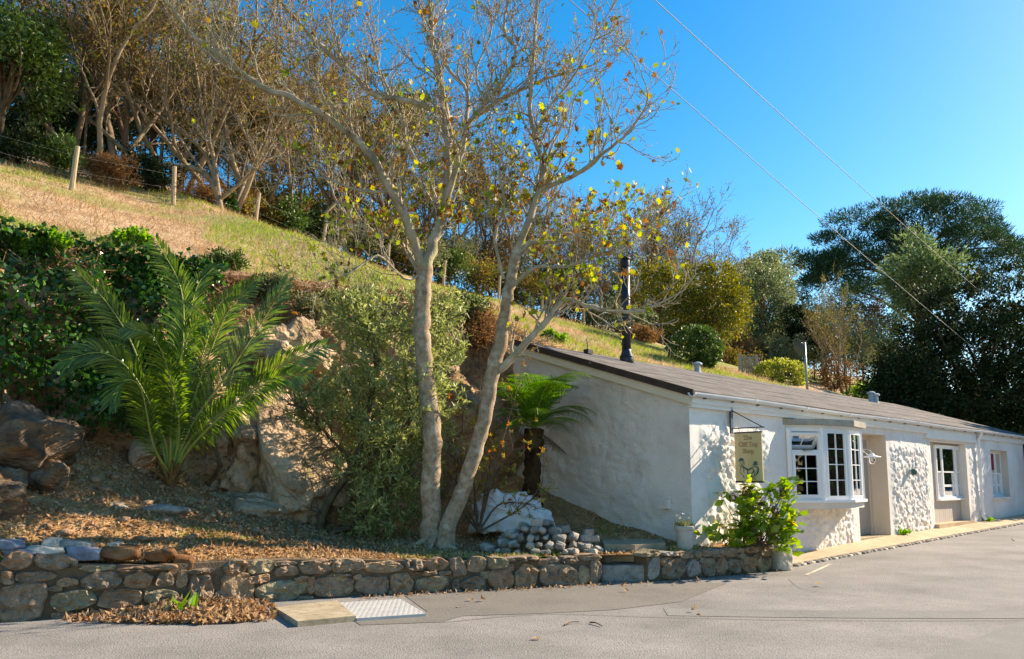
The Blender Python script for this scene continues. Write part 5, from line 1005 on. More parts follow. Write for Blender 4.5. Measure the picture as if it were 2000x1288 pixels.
for dx, dz in ((-.12, .50), (-.02, .52), (.05, .46), (-.07, .47)): c = pc + [dx, -.03, dz]; V, Fc = leafquads(np.repeat(c[None], 8, 0), .028, .018, rng, np.array([0, -.3, 1.]), .9, .1); obj('flower', V, Fc, M['flowerwhite'], pot); V, Fc = tube(np.array([pc + [dx * .3, 0, .3], c]), .003, 4); obj('flower_stalk', V, Fc, M['rachis'], pot)
# ---------------------------------------------------------------- rubble heap and builder's bag
hc = at(1068, 1076, 11.35); rme = []
for k in range(12): v, f = rockshape(700 + k, 3, planes=8, box=.66 if k % 3 else .6, rough=.07, fr=3); rme.append(make_mesh('rubble_stone', v, f, M[['greystone', 'palestone', 'greystone', 'palestone'][k % 4]]))
r2 = np.random.default_rng(3); cnt = 0
for ring, nn, zz in ((1.0, 34, .05), (.80, 30, .13), (.58, 22, .23), (.36, 12, .33), (.14, 5, .42)):
    for k in range(nn):
        a = 2 * math.pi * k / nn + r2.uniform(-.15, .15); rr = ring * r2.uniform(.86, 1.08); x = hc[0] + math.cos(a) * .82 * rr - .04; y = hc[1] + .30 + math.sin(a) * .52 * rr
        if x > hc[0] + .6 and zz > .2: continue
        s_ = r2.uniform(.042, .095); o = link('rubble_stone', rme[cnt % 12]); o.location = (x, y, float(terrz(*SQ(x, y))) + zz * (1 - .25 * (x > hc[0] + .4))); o.scale = (s_ * r2.uniform(1, 1.5), s_, s_ * r2.uniform(.7, .95)); o.rotation_euler = (r2.uniform(-.5, .5), r2.uniform(-.5, .5), r2.uniform(0, 6.28)); cnt += 1
        sd_ = ('front' if math.sin(a) < -.5 else 'back' if math.sin(a) > .5 else 'middle') + (' left' if math.cos(a) < -.35 else ' right' if math.cos(a) > .35 else ' centre')
        tag(o, 'first granite sett from the left in the %s, %s of the rubble heap' % ({.05: 'bottom row', .13: 'second row', .23: 'third row', .33: 'upper row', .42: 'very top'}[zz], sd_), 'stone', 'setts of the rubble heap')
import collections
by = collections.defaultdict(list)
for o in COL.objects:
    if o.get('group') == 'setts of the rubble heap': by[o['label']].append(o)
for l_, os_ in by.items():
    if len(os_) > 1:
        for k, o in enumerate(sorted(os_, key=lambda o: o.location.x)): o['label'] = l_.replace('first granite', '%s granite' % ['first', 'second', 'third', 'fourth', 'fifth', 'sixth', 'seventh', 'eighth'][k])
for k, (px, py, s_) in enumerate(((1143, 1052, .11), (1160, 1052, .10), (1150, 1040, .10))):
    p = at(px, py, 11.75); p[2] = max(p[2], .46); v, f = rockshape(720 + k, 3, box=.72, rough=.03); o = obj('squared_sett', v * [s_, s_ * .9, s_ * .65] + p, f, M['greystone'], None, False, org=p); tag(o, ['squared sett lying at the right end of the heap, left of the lower pair', 'squared sett lying at the right end of the heap, right of the lower pair', 'squared sett set on top of the pair at the right end of the heap'][k], 'stone')
bgp = at(998, 1012, 12.75); bag = thing('builders_bag', 'slumped pale blue builder bag behind the rubble heap', 'bag', [bgp[0], bgp[1], float(groundz(bgp[0], bgp[1]))])
V, Fc = ICO[5]; D = V.copy(); Vb = np.sign(D) * np.abs(D) ** .75 * np.array([.60, .38, .46]); Vb[:, 2] = np.maximum(Vb[:, 2], -.1); Vb[:, 2] -= .22 * np.clip(Vb[:, 0], 0, 1) + .10 * np.clip(-Vb[:, 0] - .3, 0, 1); Vb += (.05 * fbm(D * 2.2, 3, 8) + .10 * np.abs(fbm(D * np.array([5, 5, 2.5]), 4, 9)))[:, None] * D
bt = at(1000, 965, 12.75)[2]; bb = np.array([bgp[0], bgp[1], bt - .46]); obj('bag_body', Vb + bb, Fc, M['bag'], bag, True)
m_ = MB(); rim = [bb + np.array([.58 * math.cos(t) - .02, .36 * math.sin(t), .26 - .2 * math.cos(t) * (math.cos(t) > 0) + .04 * math.sin(5 * t)]) for t in np.linspace(2.6, 5.6, 26)]; V, Fc = tube(np.array(rim), .022, 6); obj('hem', V, Fc, M['bag'], bag, True)
for t0 in (bb + [-.35, -.2, .36], bb + [.2, -.22, .33]): Pq = smooth_path(np.array([t0, t0 + [.05, -.08, .05], t0 + [.13, -.1, -.04], t0 + [.16, -.04, -.12]]), 10); V, Fc = tube(Pq, .014, 5); obj('lifting_loop', V, Fc, M['bag'], bag, True)
# ---------------------------------------------------------------- finding the ground seen at a pixel
def seen(px, py, y0=7, y1=90):
    d = ray(px, py); Y = np.linspace(y0, y1, 2200); t = Y / d[1]; X = d[0] * t; Zr = CAMZ + d[2] * t; G = groundz(X, Y); k = np.argmax(Zr < G)
    return np.array([X[k], Y[k], G[k]]) if Zr[k] < G[k] else np.array([X[-1], Y[-1], G[-1]])
# ---------------------------------------------------------------- ivy on the bank
n = 60000; rng = np.random.default_rng(21); s_ = rng.uniform(-15, -4.2, n); u_ = rng.uniform(.02, 1.06, n); q_, z_ = bank(s_, u_)
lump = fbm(np.stack([s_ * 1.1, z_ * 1.1, 0 * s_], -1), 3, 40); x1_, y1_ = topix(W(s_, q_, z_)); edge = np.interp(x1_, [-400, 60, 130, 250, 330, 380, 450], [800, 800, 850, 850, 800, 640, 500])
ok = (y1_ < edge + 40 * lump) & (x1_ < 400 + 60 * lump) & (rng.uniform(size=n) < .30 + .75 * sstep(-.5, .3, lump)); s_, q_, z_, lump = s_[ok], q_[ok], z_[ok], lump[ok]
P = W(s_, q_ - .12 - .30 * np.clip(lump + .4, 0, 1.3) - rng.uniform(0, .14, len(s_)), z_ + rng.normal(size=len(s_)) * .05)
ivb = W(-8, 5.4, 2.2); ivy = thing('ivy', 'thick dark glossy ivy covering the bank behind the palm', 'ivy', ivb)
V, Fc = leafquads(P, .10, .085, rng, np.array([.25, -.55, -.45]), .62, .12); tag(obj('foliage', V, Fc, M['ivy'], ivy), kind='stuff')
rt = []
for k in range(26):
    sv = rng.uniform(-12, -5); uu_ = np.linspace(.0, .6, 9); qq, zz = bank(np.full(9, sv) + np.cumsum(rng.normal(size=9) * .05), uu_); rt.append((W(sv + np.cumsum(rng.normal(size=9) * .05), qq - .06, zz), np.linspace(.03, .012, 9)))
V, Fc = tubes(rt, 5); obj('stems', V, Fc, M['mossy'], ivy, True)
# ---------------------------------------------------------------- bushes and crowns
def bush(name, label, cat_, px, py, Y, rx, rz, n, leaf, lw_, mt, ncl=40, cs=.35, shell=.6, bark='darkbark', trunk=.06, seed=0, lower=-.5, group=None, base_px=None, spread=.8, depth=None, flat=1.0, nl=14, clip=0):
    r_ = np.random.default_rng(seed); c = at(px, py, Y); m_px = Y / F; R_ = np.array([rx * m_px, (depth or rx) * m_px, rz * m_px])
    bx = at(base_px if base_px is not None else px, py, Y)[0]; g = np.array([bx, Y, float(groundz(bx, Y))]); t_ = thing(name, label, cat_, g, group)
    P, A = clumpcloud(r_, n, ncl, R_, cs * R_.min() if cs < 1.01 else cs, shell, lower, flat)
    if clip: D = P / R_; rr = np.linalg.norm(D, axis=1, keepdims=True); P = P * np.where(rr > 1, 1 / rr, 1) * (1 + clip * r_.normal(size=(len(P), 1)))
    V, Fc = leafquads(P + c, leaf, lw_, r_, A, spread, .2); tag(obj('foliage', V, Fc, M[mt] if isinstance(mt, str) else mt, t_), kind='stuff')
    paths = []; k0 = c - [0, 0, R_[2] * .45]; top_ = np.array([k0[0], k0[1], max(k0[2], g[2] + .3)]); st_ = smooth_path(np.array([g - [0, 0, .2], g * .5 + top_ * .5 + np.r_[r_.normal(size=2) * trunk, 0], top_]), 10); paths.append((st_, np.linspace(trunk, trunk * .7, 10)))
    idx = r_.choice(len(P), nl)
    for i in idx: e = c + P[i] * .92; a = st_[r_.integers(5, 10)]; paths.append((smooth_path(np.array([a, a * .5 + e * .5 + r_.normal(size=3) * .12 * R_.min(), e]), 8), np.linspace(trunk * .45, trunk * .08, 8)))
    V, Fc = tubes(paths, 6); obj('trunk', V, Fc, M[bark], t_, True); return t_
# scrub hanging over the brow of the bank
for k, (px, py, rx, rz, mt, lab) in enumerate([(435, 520, 42, 30, 'midleaf', 'small bright green bush on the brow above the palm'), (600, 610, 62, 34, 'scrubleaf', 'grey-green scrub hanging over the brow right of the palm'), (690, 590, 60, 34, 'scrubleaf', 'tangled grey-green scrub on the brow behind the olive shrub'),
        (770, 610, 60, 34, 'scrubleaf', 'grey-green scrub on the brow just left of the left trunk'), (905, 600, 48, 26, 'midleaf', 'dark green tussock on the brow between the two trunks'), (935, 640, 42, 40, 'bracken', 'brown dead growth hanging below the tussock between the trunks'), (525, 560, 45, 30, 'scrubleaf', 'small grey-green scrub right of the palm tips'), (250, 470, 60, 22, 'ivylight', 'fresh green growth along the brow above the ivy'), (60, 475, 80, 22, 'ivylight', 'light green growth on the brow at the left edge'), (1075, 660, 30, 12, 'ivylight', 'low green leaves on the brow beside the roof corner')]):
    p = seen(px, py + rz * .5, 9, 40); bush('brow_scrub', lab, 'bush', px, py, p[1] - .15, rx, rz, 2600, .075, .03 if mt != 'ivylight' else .05, mt, 34, .5, .3, 'twigbrown', .015, 900 + k, -.9, 'scrub along the brow', depth=rz, nl=20)
# ---------------------------------------------------------------- grass, litter
def blades(n, smp, hlo, hhi, wd, mt, name, mask=None, seed=1, lean=.35):
    r_ = np.random.default_rng(seed); s, q = smp(r_, n); z = None
    x = W(s, q, 0); z = groundz(x[:, 0], x[:, 1]) ; P = np.c_[x[:, :2], z - .01]
    if mask is not None: k = mask(r_, s, q, P); P = P[k]
    n = len(P); a = r_.uniform(0, 6.28, n); h = r_.uniform(hlo, hhi, n); d = np.c_[np.cos(a), np.sin(a), 0 * a]; tip = P + np.c_[r_.normal(size=(n, 2)) * lean * h[:, None], h]
    V = np.stack([P - d * wd, P + d * wd, tip], 1).reshape(-1, 3); tag(obj(name, V, np.arange(n * 3).reshape(-1, 3), M[mt]), ' '.join(name.split('_')) + ' growing on the slope above the bank' if 'terrace' not in name else 'short grass and weeds in the terrace soil', 'grass', kind='stuff')
hillsmp = lambda r_, n: (lambda s: (s, qc(s) + 15 * r_.uniform(0, 1, n) ** 1.3))(r_.uniform(-13, 17, n))
def gmask(P): return fbm(np.stack([P[:, 0] * .45, P[:, 1] * .45, 0 * P[:, 0]], -1), 3, 61)
blades(70000, hillsmp, .06, .20, .010, 'drygrass', 'dry_grass', None, 2, .9)
blades(120000, hillsmp, .06, .17, .011, 'grass', 'green_grass', lambda r_, s, q, P: (gmask(P) + .9 * np.exp(-(q - qc(s)) / 1.6) + np.interp(s, [-9, -7, -4, -1, 8], [-.1, -.5, -.4, .6, .6]) - .25 + r_.normal(size=len(s)) * .12) > 0, 3, .6)
tsmp = lambda r_, n: (lambda s: (s, qw(s) + .15 + (qf(s) - qw(s) - .2) * r_.uniform(0, 1, n) ** 1.2))(r_.uniform(-9.5, -.05, n))
r_ = np.random.default_rng(8); n = 16000; s = r_.uniform(-13, 4, n); u = 1.05 - .26 * r_.uniform(0, 1, n) ** 1.5; q, z = bank(s, u); V, Fc = leafquads(W(s, q - .02, z), .26, .018, r_, np.array([0, -.35, -.25]), .5, .1); tag(obj('brow_grass', V, Fc, M['drygrass']), 'dry grass hanging over the brow of the bank', 'grass', kind='stuff')
blades(30000, tsmp, .015, .07, .006, 'grass', 'terrace_grass', lambda r_, s, q, P: fbm(np.stack([s * .8, q * 1.4, 0 * s], -1), 3, 71) + np.interp(s, [-9, -7.5, -5, -4, -2], [.2, -.2, -.35, .05, .15]) - .35 * (q - qw(s)) > .05, 4, .5)
r_ = np.random.default_rng(31); n = 26000; s, q = tsmp(r_, n); x = W(s, q, 0); P = np.c_[x[:, :2], groundz(x[:, 0], x[:, 1]) + .006]
V, Fc = leafquads(P, .05, .03, r_, np.array([0, 0, .15]), .8, .25, .35); tag(obj('leaf_litter', V, Fc, M['litter']), 'dry leaf litter scattered over the terrace behind the wall', 'leaf litter', kind='stuff')
n = 6000; s = r_.uniform(-12, .4, n); u = r_.uniform(0, 1, n); q, z = bank(s, u); x1_, y1_ = topix(W(s, q, z)); V, Fc = leafquads(W(s, q - .02, z), .06, .03, r_, np.array([0, -.2, -.4]), .8, .25); tag(obj('bank_litter', V, Fc, M['bracken']), 'dead leaves and dry stalks caught on the earth bank', 'leaf litter', kind='stuff')
n = 4000; s = r_.uniform(-11, -4.6, n); q = qw(s) + .5 + (qf(s) - qw(s) - .4) * r_.uniform(0, 1, n); x = W(s, q, 0); V, Fc = leafquads(np.c_[x[:, :2], groundz(x[:, 0], x[:, 1]) + .008], .065, .04, r_, np.array([0, 0, .2]), .8, .3, .4); tag(obj('brown_litter', V, Fc, M['pileleaf']), 'brown leaf litter on the slope left of the palm', 'leaf litter', kind='stuff')
pr_, nr = [], 420; s = r_.uniform(-11, -3.6, nr); q = qw(s) + .4 + (qf(s) - qw(s) - .35) * r_.uniform(0, 1, nr) ** .8; x = W(s, q, 0); zz = groundz(x[:, 0], x[:, 1])
for k in range(nr): v, f = rockshape(3000 + k % 9, 1, planes=7, box=.75, rough=.05); sz_ = r_.uniform(.015, .055) * (1.8 if r_.uniform() < .12 else 1); pr_.append((rotz(v * [sz_ * 1.3, sz_, sz_ * .7], r_.uniform(0, 6)) + [x[k, 0], x[k, 1], zz[k] + sz_ * .25], f))
V, Fc = cat(pr_); tag(obj('stone_debris', V, Fc, ROCKS[2]), 'small broken stones strewn on the slope below the bank', 'stones', kind='stuff')
# heap of fallen leaves in the gutter left of the concrete slab
n = 2600; px = r_.triangular(120, 430, 548, n); hgt = np.interp(px, [150, 260, 360, 480, 545], [.01, .04, .12, .10, .03]); yy = r_.uniform(0, 1, n)
P = np.array([at_z(a, np.interp(a, [150, 400, 545], [1218, 1221, 1214]) - b * np.interp(a, [150, 400, 545], [14, 30, 26]), .0) for a, b in zip(px, yy)]); P[:, 2] = .005 + hgt * yy * r_.uniform(.3, 1, n)
V, Fc = leafquads(P, .075, .045, r_, np.array([0, 0, .35]), .9, .45, .6); tag(obj('fallen_leaf_heap', V, Fc, M['pileleaf']), 'heap of curled brown leaves against the wall left of the concrete slab', 'leaf heap', kind='stuff')
n = 500; px = r_.uniform(700, 1540, n); P = np.array([at_z(a, np.interp(a, [560, 880, 1173, 1266, 1545], [1174, 1157, 1143, 1136, 1110]) + abs(b) * 3, .0) for a, b in zip(px, r_.normal(size=n))]); P[:, 2] = roadz(SQ(P[:, 0], P[:, 1])[0]) + .008
V, Fc = leafquads(P, .045, .025, r_, np.array([0, 0, .2]), .9, .35, .5); tag(obj('gutter_litter', V, Fc, M['pileleaf']), 'thin line of dry leaf bits along the foot of the wall', 'leaf litter', kind='stuff')
# single fallen leaves and sticks on the road
flm = [make_mesh('fallen_leaf', *maple(40 + k, c), M['pileleaf']) for k, c in enumerate((1.2, -1.1, .7))]
for k, (px, py, lab) in enumerate([(648, 1183, 'brown leaf on the concrete slab'), (890, 1188, 'brown leaf on the dark asphalt right of the steel cover'), (925, 1175, 'pale curled leaf near the wall, left of a pair'), (947, 1175, 'pale curled leaf near the wall, right of a pair'), (870, 1160, 'dry leaf at the foot of the wall above the steel cover'), (1315, 1143, 'dry leaf below the planter wall, leftmost'), (1367, 1139, 'dry leaf in the road below the middle of the planter wall'), (1400, 1133, 'dry leaf below the right half of the planter wall'), (1598, 1145, 'reddish leaf lying alone in the road before the bay window'), (1350, 1197, 'dark leaf on the trench strip, left of two'), (1360, 1202, 'dark leaf on the trench strip, right of two'), (1228, 1158, 'dry leaf in front of the granite steps'), (1035, 1150, 'dry leaf against the wall left of the steps'), (1095, 1147, 'curled leaf against the wall nearest the steps'), (1040, 1250, 'small pale leaf alone low in the road'), (1984, 1073, 'dark leaf at the right edge of the road')]):
    p = at_z(px, py, .0); p[2] = float(roadz(SQ(p[0], p[1])[0])) + (.10 if k == 0 else .022); o = link('fallen_leaf', flm[k % 3]); o.location = tuple(p); o.scale = (.075,) * 3; o.rotation_euler = (r_.uniform(-.4, .4), r_.uniform(-.4, .4), r_.uniform(0, 6)); tag(o, lab, 'leaf', 'leaves fallen on the road')
for k, (a, b, lab) in enumerate((((1102, 1221), (1132, 1215), 'thin curved stick in the road, left of two'), ((1152, 1216), (1176, 1223), 'thin dark stick in the road, right of two'))):
    p, e = at_z(*a, .012), at_z(*b, .012); V, Fc = tube(smooth_path(np.array([p, p * .5 + e * .5 + [0, .03, .01], e]), 7), np.linspace(.008, .004, 7), 5); tag(obj('fallen_stick', V, Fc, M['twigbrown'], None, True, org=p), lab, 'stick')
# weeds at the wall foot
for k, (px, py, lab) in enumerate(((1766, 1041, 'small green weed at the foot of the rough wall between the doors'), (1930, 1019, 'low green weed at the foot of the wall by the downpipe'), (362, 1195, 'small green weed growing out of the leaf heap'))):
    p = at_z(px, py, .12 if k < 2 else .05); 
    if k < 2: p = W(fac(px, py, -.12)[0], -.12, float(pavz(fac(px, py, -.12)[0])))
    nn = 60 if k < 2 else 16; V, Fc = leafquads(np.repeat(p[None], nn, 0) + r_.normal(size=(nn, 3)) * [.07, .05, .01], .12 if k < 2 else .2, .05, r_, np.array([0, 0, .8]), .8, .15); o = obj('weed', V, Fc, M['ivylight'], None, False, org=p); tag(o, lab, 'weed')
# ---------------------------------------------------------------- fence along the top of the slope
FP = [(-40, 320, 19.5), (140, 361, 21), (338, 411, 24.2), (497, 447, 27.5), (628, 477, 30.5), (757, 510, 33.5), (865, 546, 36), (973, 577, 38.5), (1058, 602, 41), (1140, 625, 44)]
fpos = []
for px, py, Y in FP: X = at(px, py, Y)[0]; fpos.append(np.array([X, Y, float(groundz(X, Y))]))
fen = thing('wire_fence', 'post and wire fence along the top of the grass slope', 'fence', fpos[1]); r_ = np.random.default_rng(9); tops = []
for p in fpos: ln = np.array([r_.normal() * .05 + .06, 0, 1.0]); t = p + ln * 1.28; tops.append(t); V, fs = closed_tube(np.array([p - [0, 0, .3], p + ln * .6, t]), np.array([.075, .07, .065]), 9); obj('post', V, fs, M['wood'], fen, False)
for h in (.55, 1.0):
    Pq = np.concatenate([[a * (1 - h / 1.28) + b * h / 1.28] for a, b in zip(fpos, tops)]); V, Fc = tube(Pq, .0012, 4); obj('wire', V, Fc, M['wire'], fen, True)
# ---------------------------------------------------------------- woodland behind the fence
def bare_template(seed, stems, spread, leafn, lmat, bark, kids=(3, 4), leaf=.014):
    r_ = np.random.default_rng(seed); out, tp = [], []
    for k in range(stems):
        a = 2 * math.pi * k / stems + r_.uniform(-.5, .5); d = nrm(np.array([math.cos(a) * spread, math.sin(a) * spread, 1.0])); grow(r_, np.array([math.cos(a), math.sin(a), 0]) * .012 * (stems > 1) - [0, 0, .03], d, r_.uniform(.38, .5), .0145 / (stems ** .35), 4, out, tp, .07, .13, 7, kids, .62, (.35, .85), .45, .0009, .35)
    H = np.percentile([p[0][-1][2] for p in out], 99.5); out = [(p / H, r) for p, r in out]; tp = [(p / H, d) for p, d in tp]
    root = thing('bare_tree', 'x', 'tree', (0, 0, 0)); V, Fc = tubes([o for o in out if o[1][0] > .0035], 7); obj('trunk', V, Fc, M[bark], root, True); V, Fc = tubes([o for o in out if o[1][0] <= .0035], 3); tag(obj('twigs', V, Fc, M[bark], root, True), kind='stuff')
    P, D = tufts(r_, tp, leafn, .03, .012); V, Fc = leafquads(P, leaf, leaf * .6, r_, D, 1.0, .3); tag(obj('foliage', V, Fc, M[lmat], root), kind='stuff'); return root
temps = [bare_template(1, 1, .1, 1900, 'brownleaf', 'twig'), bare_template(2, 3, .4, 1900, 'brownleaf', 'twig'), bare_template(3, 2, .25, 2400, 'brownleaf', 'twigbrown'), bare_template(4, 4, .45, 2200, 'yellowleaf', 'twig')]
used = set()
def put(tm, px, Y, top, lab, group, rot, squash=1.0, name='bare_tree', sink=.1):
    p = spot(px, Y); H = max(at(px, top, Y)[2] - p[2], 2); root = temps[tm]
    o = root if tm not in used else copy_tree(root); used.add(tm); o.location = tuple(p - [0, 0, sink]); o.scale = (H * squash, H * squash, H); o.rotation_euler = (0, 0, rot); return tag(o, lab, 'tree', group)
WOOD = [(95, 25.5, -180, 2), (150, 25, -160, 1), (200, 26, -160, 0), (245, 27, -120, 2), (320, 27.5, -140, 1), (425, 27.5, -70, 1), (480, 30, -20, 0), (560, 32, 60, 1), (630, 34, 130, 2), (700, 36, 150, 1), (775, 38, 180, 0), (850, 41, 200, 1), (930, 43, 270, 2), (1010, 45, 320, 1), (1090, 47, 350, 0), (1160, 48, 380, 1), (1230, 50, 385, 2), (1300, 52, 410, 1)]
for k, (px, Y, top, tm) in enumerate(WOOD): put(tm, px, Y, top, '%s from the left in the front row of bare trees behind the fence' % ORD[k], 'bare trees in the front row behind the fence', k * 1.7, 1.15)
BACK = [(300, 36, -60, 2), (460, 39, 10, 1), (540, 41, 70, 2), (620, 44, 160, 1), (800, 48, 230, 3), (980, 53, 330, 1), (1120, 56, 390, 3), (1250, 58, 420, 1), (1340, 60, 450, 1), (1390, 62, 490, 2)]
for k, (px, Y, top, tm) in enumerate(BACK): put(tm, px, Y, top, '%s from the left in the back row of bare trees on the hill' % ORD[k], 'bare trees in the back row on the hill', k * 2.3 + .4, 1.25)
EV = [(20, 110, 22.8, 125, 130, 'midleaf', 'olive-green evergreen oak filling the top left corner'), (-40, 210, 30, 130, 120, 'darkleaf', 'dark evergreen behind the oak at the left edge'), (130, 230, 33, 90, 110, 'darkleaf', 'dark evergreen mass behind the leftmost fence post'), (240, 210, 38, 95, 130, 'darkleaf', 'dark evergreen deep in the wood left of the low sweeping limb'), (360, 190, 42, 90, 130, 'midleaf', 'evergreen deep in the wood behind the second fence post'), (470, 250, 44, 70, 90, 'darkleaf', 'dark evergreen deep in the wood behind the third fence post'), (790, 230, 52, 60, 70, 'midleaf', 'evergreen showing behind the top of the left sycamore stem'), (690, 260, 50, 55, 70, 'darkleaf', 'dark evergreen left of the sycamore on the skyline')]
for k, (px, py, Y, rx, rz, mt, lab) in enumerate(EV): bush('evergreen_tree', lab, 'tree', px, py, Y, rx, rz, 9000, .17, .10, mt, 75, .34, .35, 'darkbark', .10, 1000 + k, -.7, 'evergreens in the wood', nl=24)
UN = [(60, 200, 31, 120, 100, 'darkleaf', 'deep shaded evergreen growth far behind the leftmost fence post'), (170, 190, 33, 120, 110, 'darkleaf', 'deep shaded evergreen growth between the first two fence posts'), (285, 210, 35, 110, 110, 'darkleaf', 'deep shaded evergreen growth behind the second fence post'), (400, 260, 36, 85, 90, 'darkleaf', 'deep shaded evergreen growth behind the leaning tree'), (330, 80, 40, 120, 100, 'midleaf', 'tall evergreen crown high in the wood behind the leaning tree'), (190, 50, 38, 120, 110, 'midleaf', 'tall evergreen crown high in the wood right of the oak'), (30, 285, 22.5, 75, 40, 'darkleaf', 'dark leafy shrub under the trees at the left edge'), (110, 300, 22.8, 45, 34, 'midleaf', 'glossy shrub just left of the leftmost fence post'), (215, 330, 24, 60, 34, 'bracken', 'brown bracken between the first and second fence posts'), (290, 340, 26, 60, 50, 'darkleaf', 'dark shrub behind the second fence post'), (390, 380, 27, 55, 36, 'bracken', 'brown bracken right of the second fence post'), (443, 405, 27.2, 17, 32, 'ivy', 'ivy-clad stump left of the third fence post'), (470, 400, 30, 60, 36, 'bracken', 'brown bracken behind the third fence post'), (560, 425, 32, 60, 34, 'bracken', 'rust brown bracken between the third and fourth fence posts'), (650, 420, 37, 70, 44, 'scrubleaf', 'grey scrub behind the fourth fence post'), (725, 455, 35, 26, 28, 'darkleaf', 'small dark bush left of the fifth fence post'), (790, 470, 39, 60, 44, 'bracken', 'brown undergrowth behind the left sycamore stem'), (890, 500, 40, 60, 46, 'scrubleaf', 'grey scrub between the sycamore stems on the hill'), (960, 520, 43, 60, 46, 'bracken', 'brown undergrowth right of the left sycamore stem'), (1080, 540, 44, 60, 46, 'darkleaf', 'dark bush behind the low sycamore branch'), (1160, 560, 47, 70, 50, 'bracken', 'brown undergrowth left of the flue'), (1010, 480, 50, 70, 60, 'scrubleaf', 'grey scrub high behind the right sycamore stem'), (1180, 480, 54, 70, 60, 'brownleaf', 'brown-leaved thicket behind the flue top'), (1270, 490, 56, 70, 70, 'scrubleaf', 'grey-brown thicket right of the flue top'), (1340, 525, 58, 60, 60, 'brownleaf', 'brown-leaved thicket above the yellow tree'), (360, 300, 33, 70, 70, 'darkleaf', 'shaded bush behind the low sweeping limb'), (190, 280, 30, 80, 60, 'darkleaf', 'shaded bush in the wood behind the first bracken')]
for k, (px, py, Y, rx, rz, mt, lab) in enumerate(UN): bush('undergrowth_bush', lab, 'bush', px, py, Y, rx, rz, 3200, .12 if mt != 'bracken' else .16, .06 if mt != 'bracken' else .03, mt, 40, .45, .2, 'twigbrown', .04, 1100 + k, -.9, 'undergrowth along the fence', depth=min(rx, 40), nl=18)
r_ = np.random.default_rng(123); kk = 0
for row, (dY, up, rzz) in enumerate(((2.0, 26, 36), (6.5, 62, 52))):
    for px in np.arange(470 + row * 20, 1330, 46):
        Yf = np.interp(px, [p[0] for p in FP], [p[2] for p in FP]) + dY + r_.uniform(-.5, .5); gy = np.interp(px, [p[0] for p in FP] + [1330], [p[1] for p in FP] + [690])
        bush('ridge_scrub', 'scrub bush of the %s row along the fence line, %s from the left' % (('front', 'back')[row], ORD[kk]), 'bush', px + r_.uniform(-8, 8), gy - up + r_.uniform(-8, 8), Yf, 42 + r_.uniform(-6, 10), rzz + r_.uniform(-8, 12), 2300, .16, .075, ['scrubleaf', 'greyleaf', 'brownleaf', 'midleaf', 'bracken', 'scrubleaf', 'brownleaf', 'darkleaf'][int(r_.integers(0, 8))], 40, .5, .15, 'twigbrown', .04, 2000 + row * 40 + kk, -1, 'scrub along the fence line', depth=40, nl=22); kk += 1
    kk = 0
r_ = np.random.default_rng(444); kk = 0
for px, py, Y in ((110, 60, 28), (175, 150, 29), (235, 70, 30), (280, 160, 30), (330, 30, 31), (345, 130, 31), (400, 170, 32), (430, 60, 33), (455, 150, 33), (500, 230, 33), (520, 110, 35), (570, 200, 35), (590, 300, 35), (640, 250, 37), (690, 330, 38), (760, 330, 40), (830, 380, 41), (930, 400, 43)):
    bush('wood_thicket', 'loose leafy growth among the bare trees, %s from the left' % ORD[kk], 'bush', px, py, Y, 52, 48, 1400, .14, .075, ['brownleaf', 'midleaf', 'scrubleaf', 'brownleaf', 'yellowleaf', 'midleaf'][kk % 6], 60, .4, .1, 'twig', .05, 2700 + kk, -1, 'leafy growth in the wood', nl=30); kk += 1
# the low sweeping limb of the fence-side tree
r_ = np.random.default_rng(77); o_, tp_ = [], []
def limb2(pix, Y, r0, r1): P = smooth_path(np.array([at(x, y, Y) for x, y in pix]), 22); return P, np.linspace(r0, r1, 22)
swt = thing('leaning_tree', 'bare tree with a long low limb sweeping left over the second fence post', 'tree', spot(432, 26.2))
for pix, a, b in (([(432, 430), (425, 380), (395, 335), (310, 320), (245, 295), (190, 245), (135, 205), (110, 150), (75, 90)], .12, .03), ([(425, 380), (400, 300), (330, 240), (260, 190), (200, 140)], .08, .03), ([(430, 400), (415, 300), (395, 220), (380, 120), (360, 20)], .09, .03), ([(190, 245), (200, 180), (205, 100), (190, 30)], .05, .015), ([(205, 240), (230, 170), (225, 110), (240, 40)], .045, .015), ([(395, 335), (340, 250), (300, 140), (290, 50)], .05, .02), ([(430, 390), (500, 330), (540, 270), (600, 250)], .07, .025)): o_.append(limb2(pix, 26.2, a, b))
mainl = list(o_)
for P, rr in mainl:
    for j in range(16): i = r_.integers(4, 21); grow(r_, P[i], nrm(nrm(P[i] - P[i - 1]) * .5 + r_.normal(size=3) * .5 + [0, 0, .7]), r_.uniform(.8, 1.9), min(rr[i] * .5, .035), 2, o_, tp_, .1, .16, 6, (2, 4), .6, (.4, .9), .5, .007)
V, Fc = tubes(mainl, 8); obj('trunk', V, Fc, M['twig'], swt, True); V, Fc = tubes(o_[len(mainl):], 4); tag(obj('branches', V, Fc, M['twig'], swt, True), kind='stuff'); P, D = tufts(r_, tp_, 1200, .1, .08); V, Fc = leafquads(P, .1, .06, r_, D, 1, .3); tag(obj('foliage', V, Fc, M['brownleaf'], swt), kind='stuff')
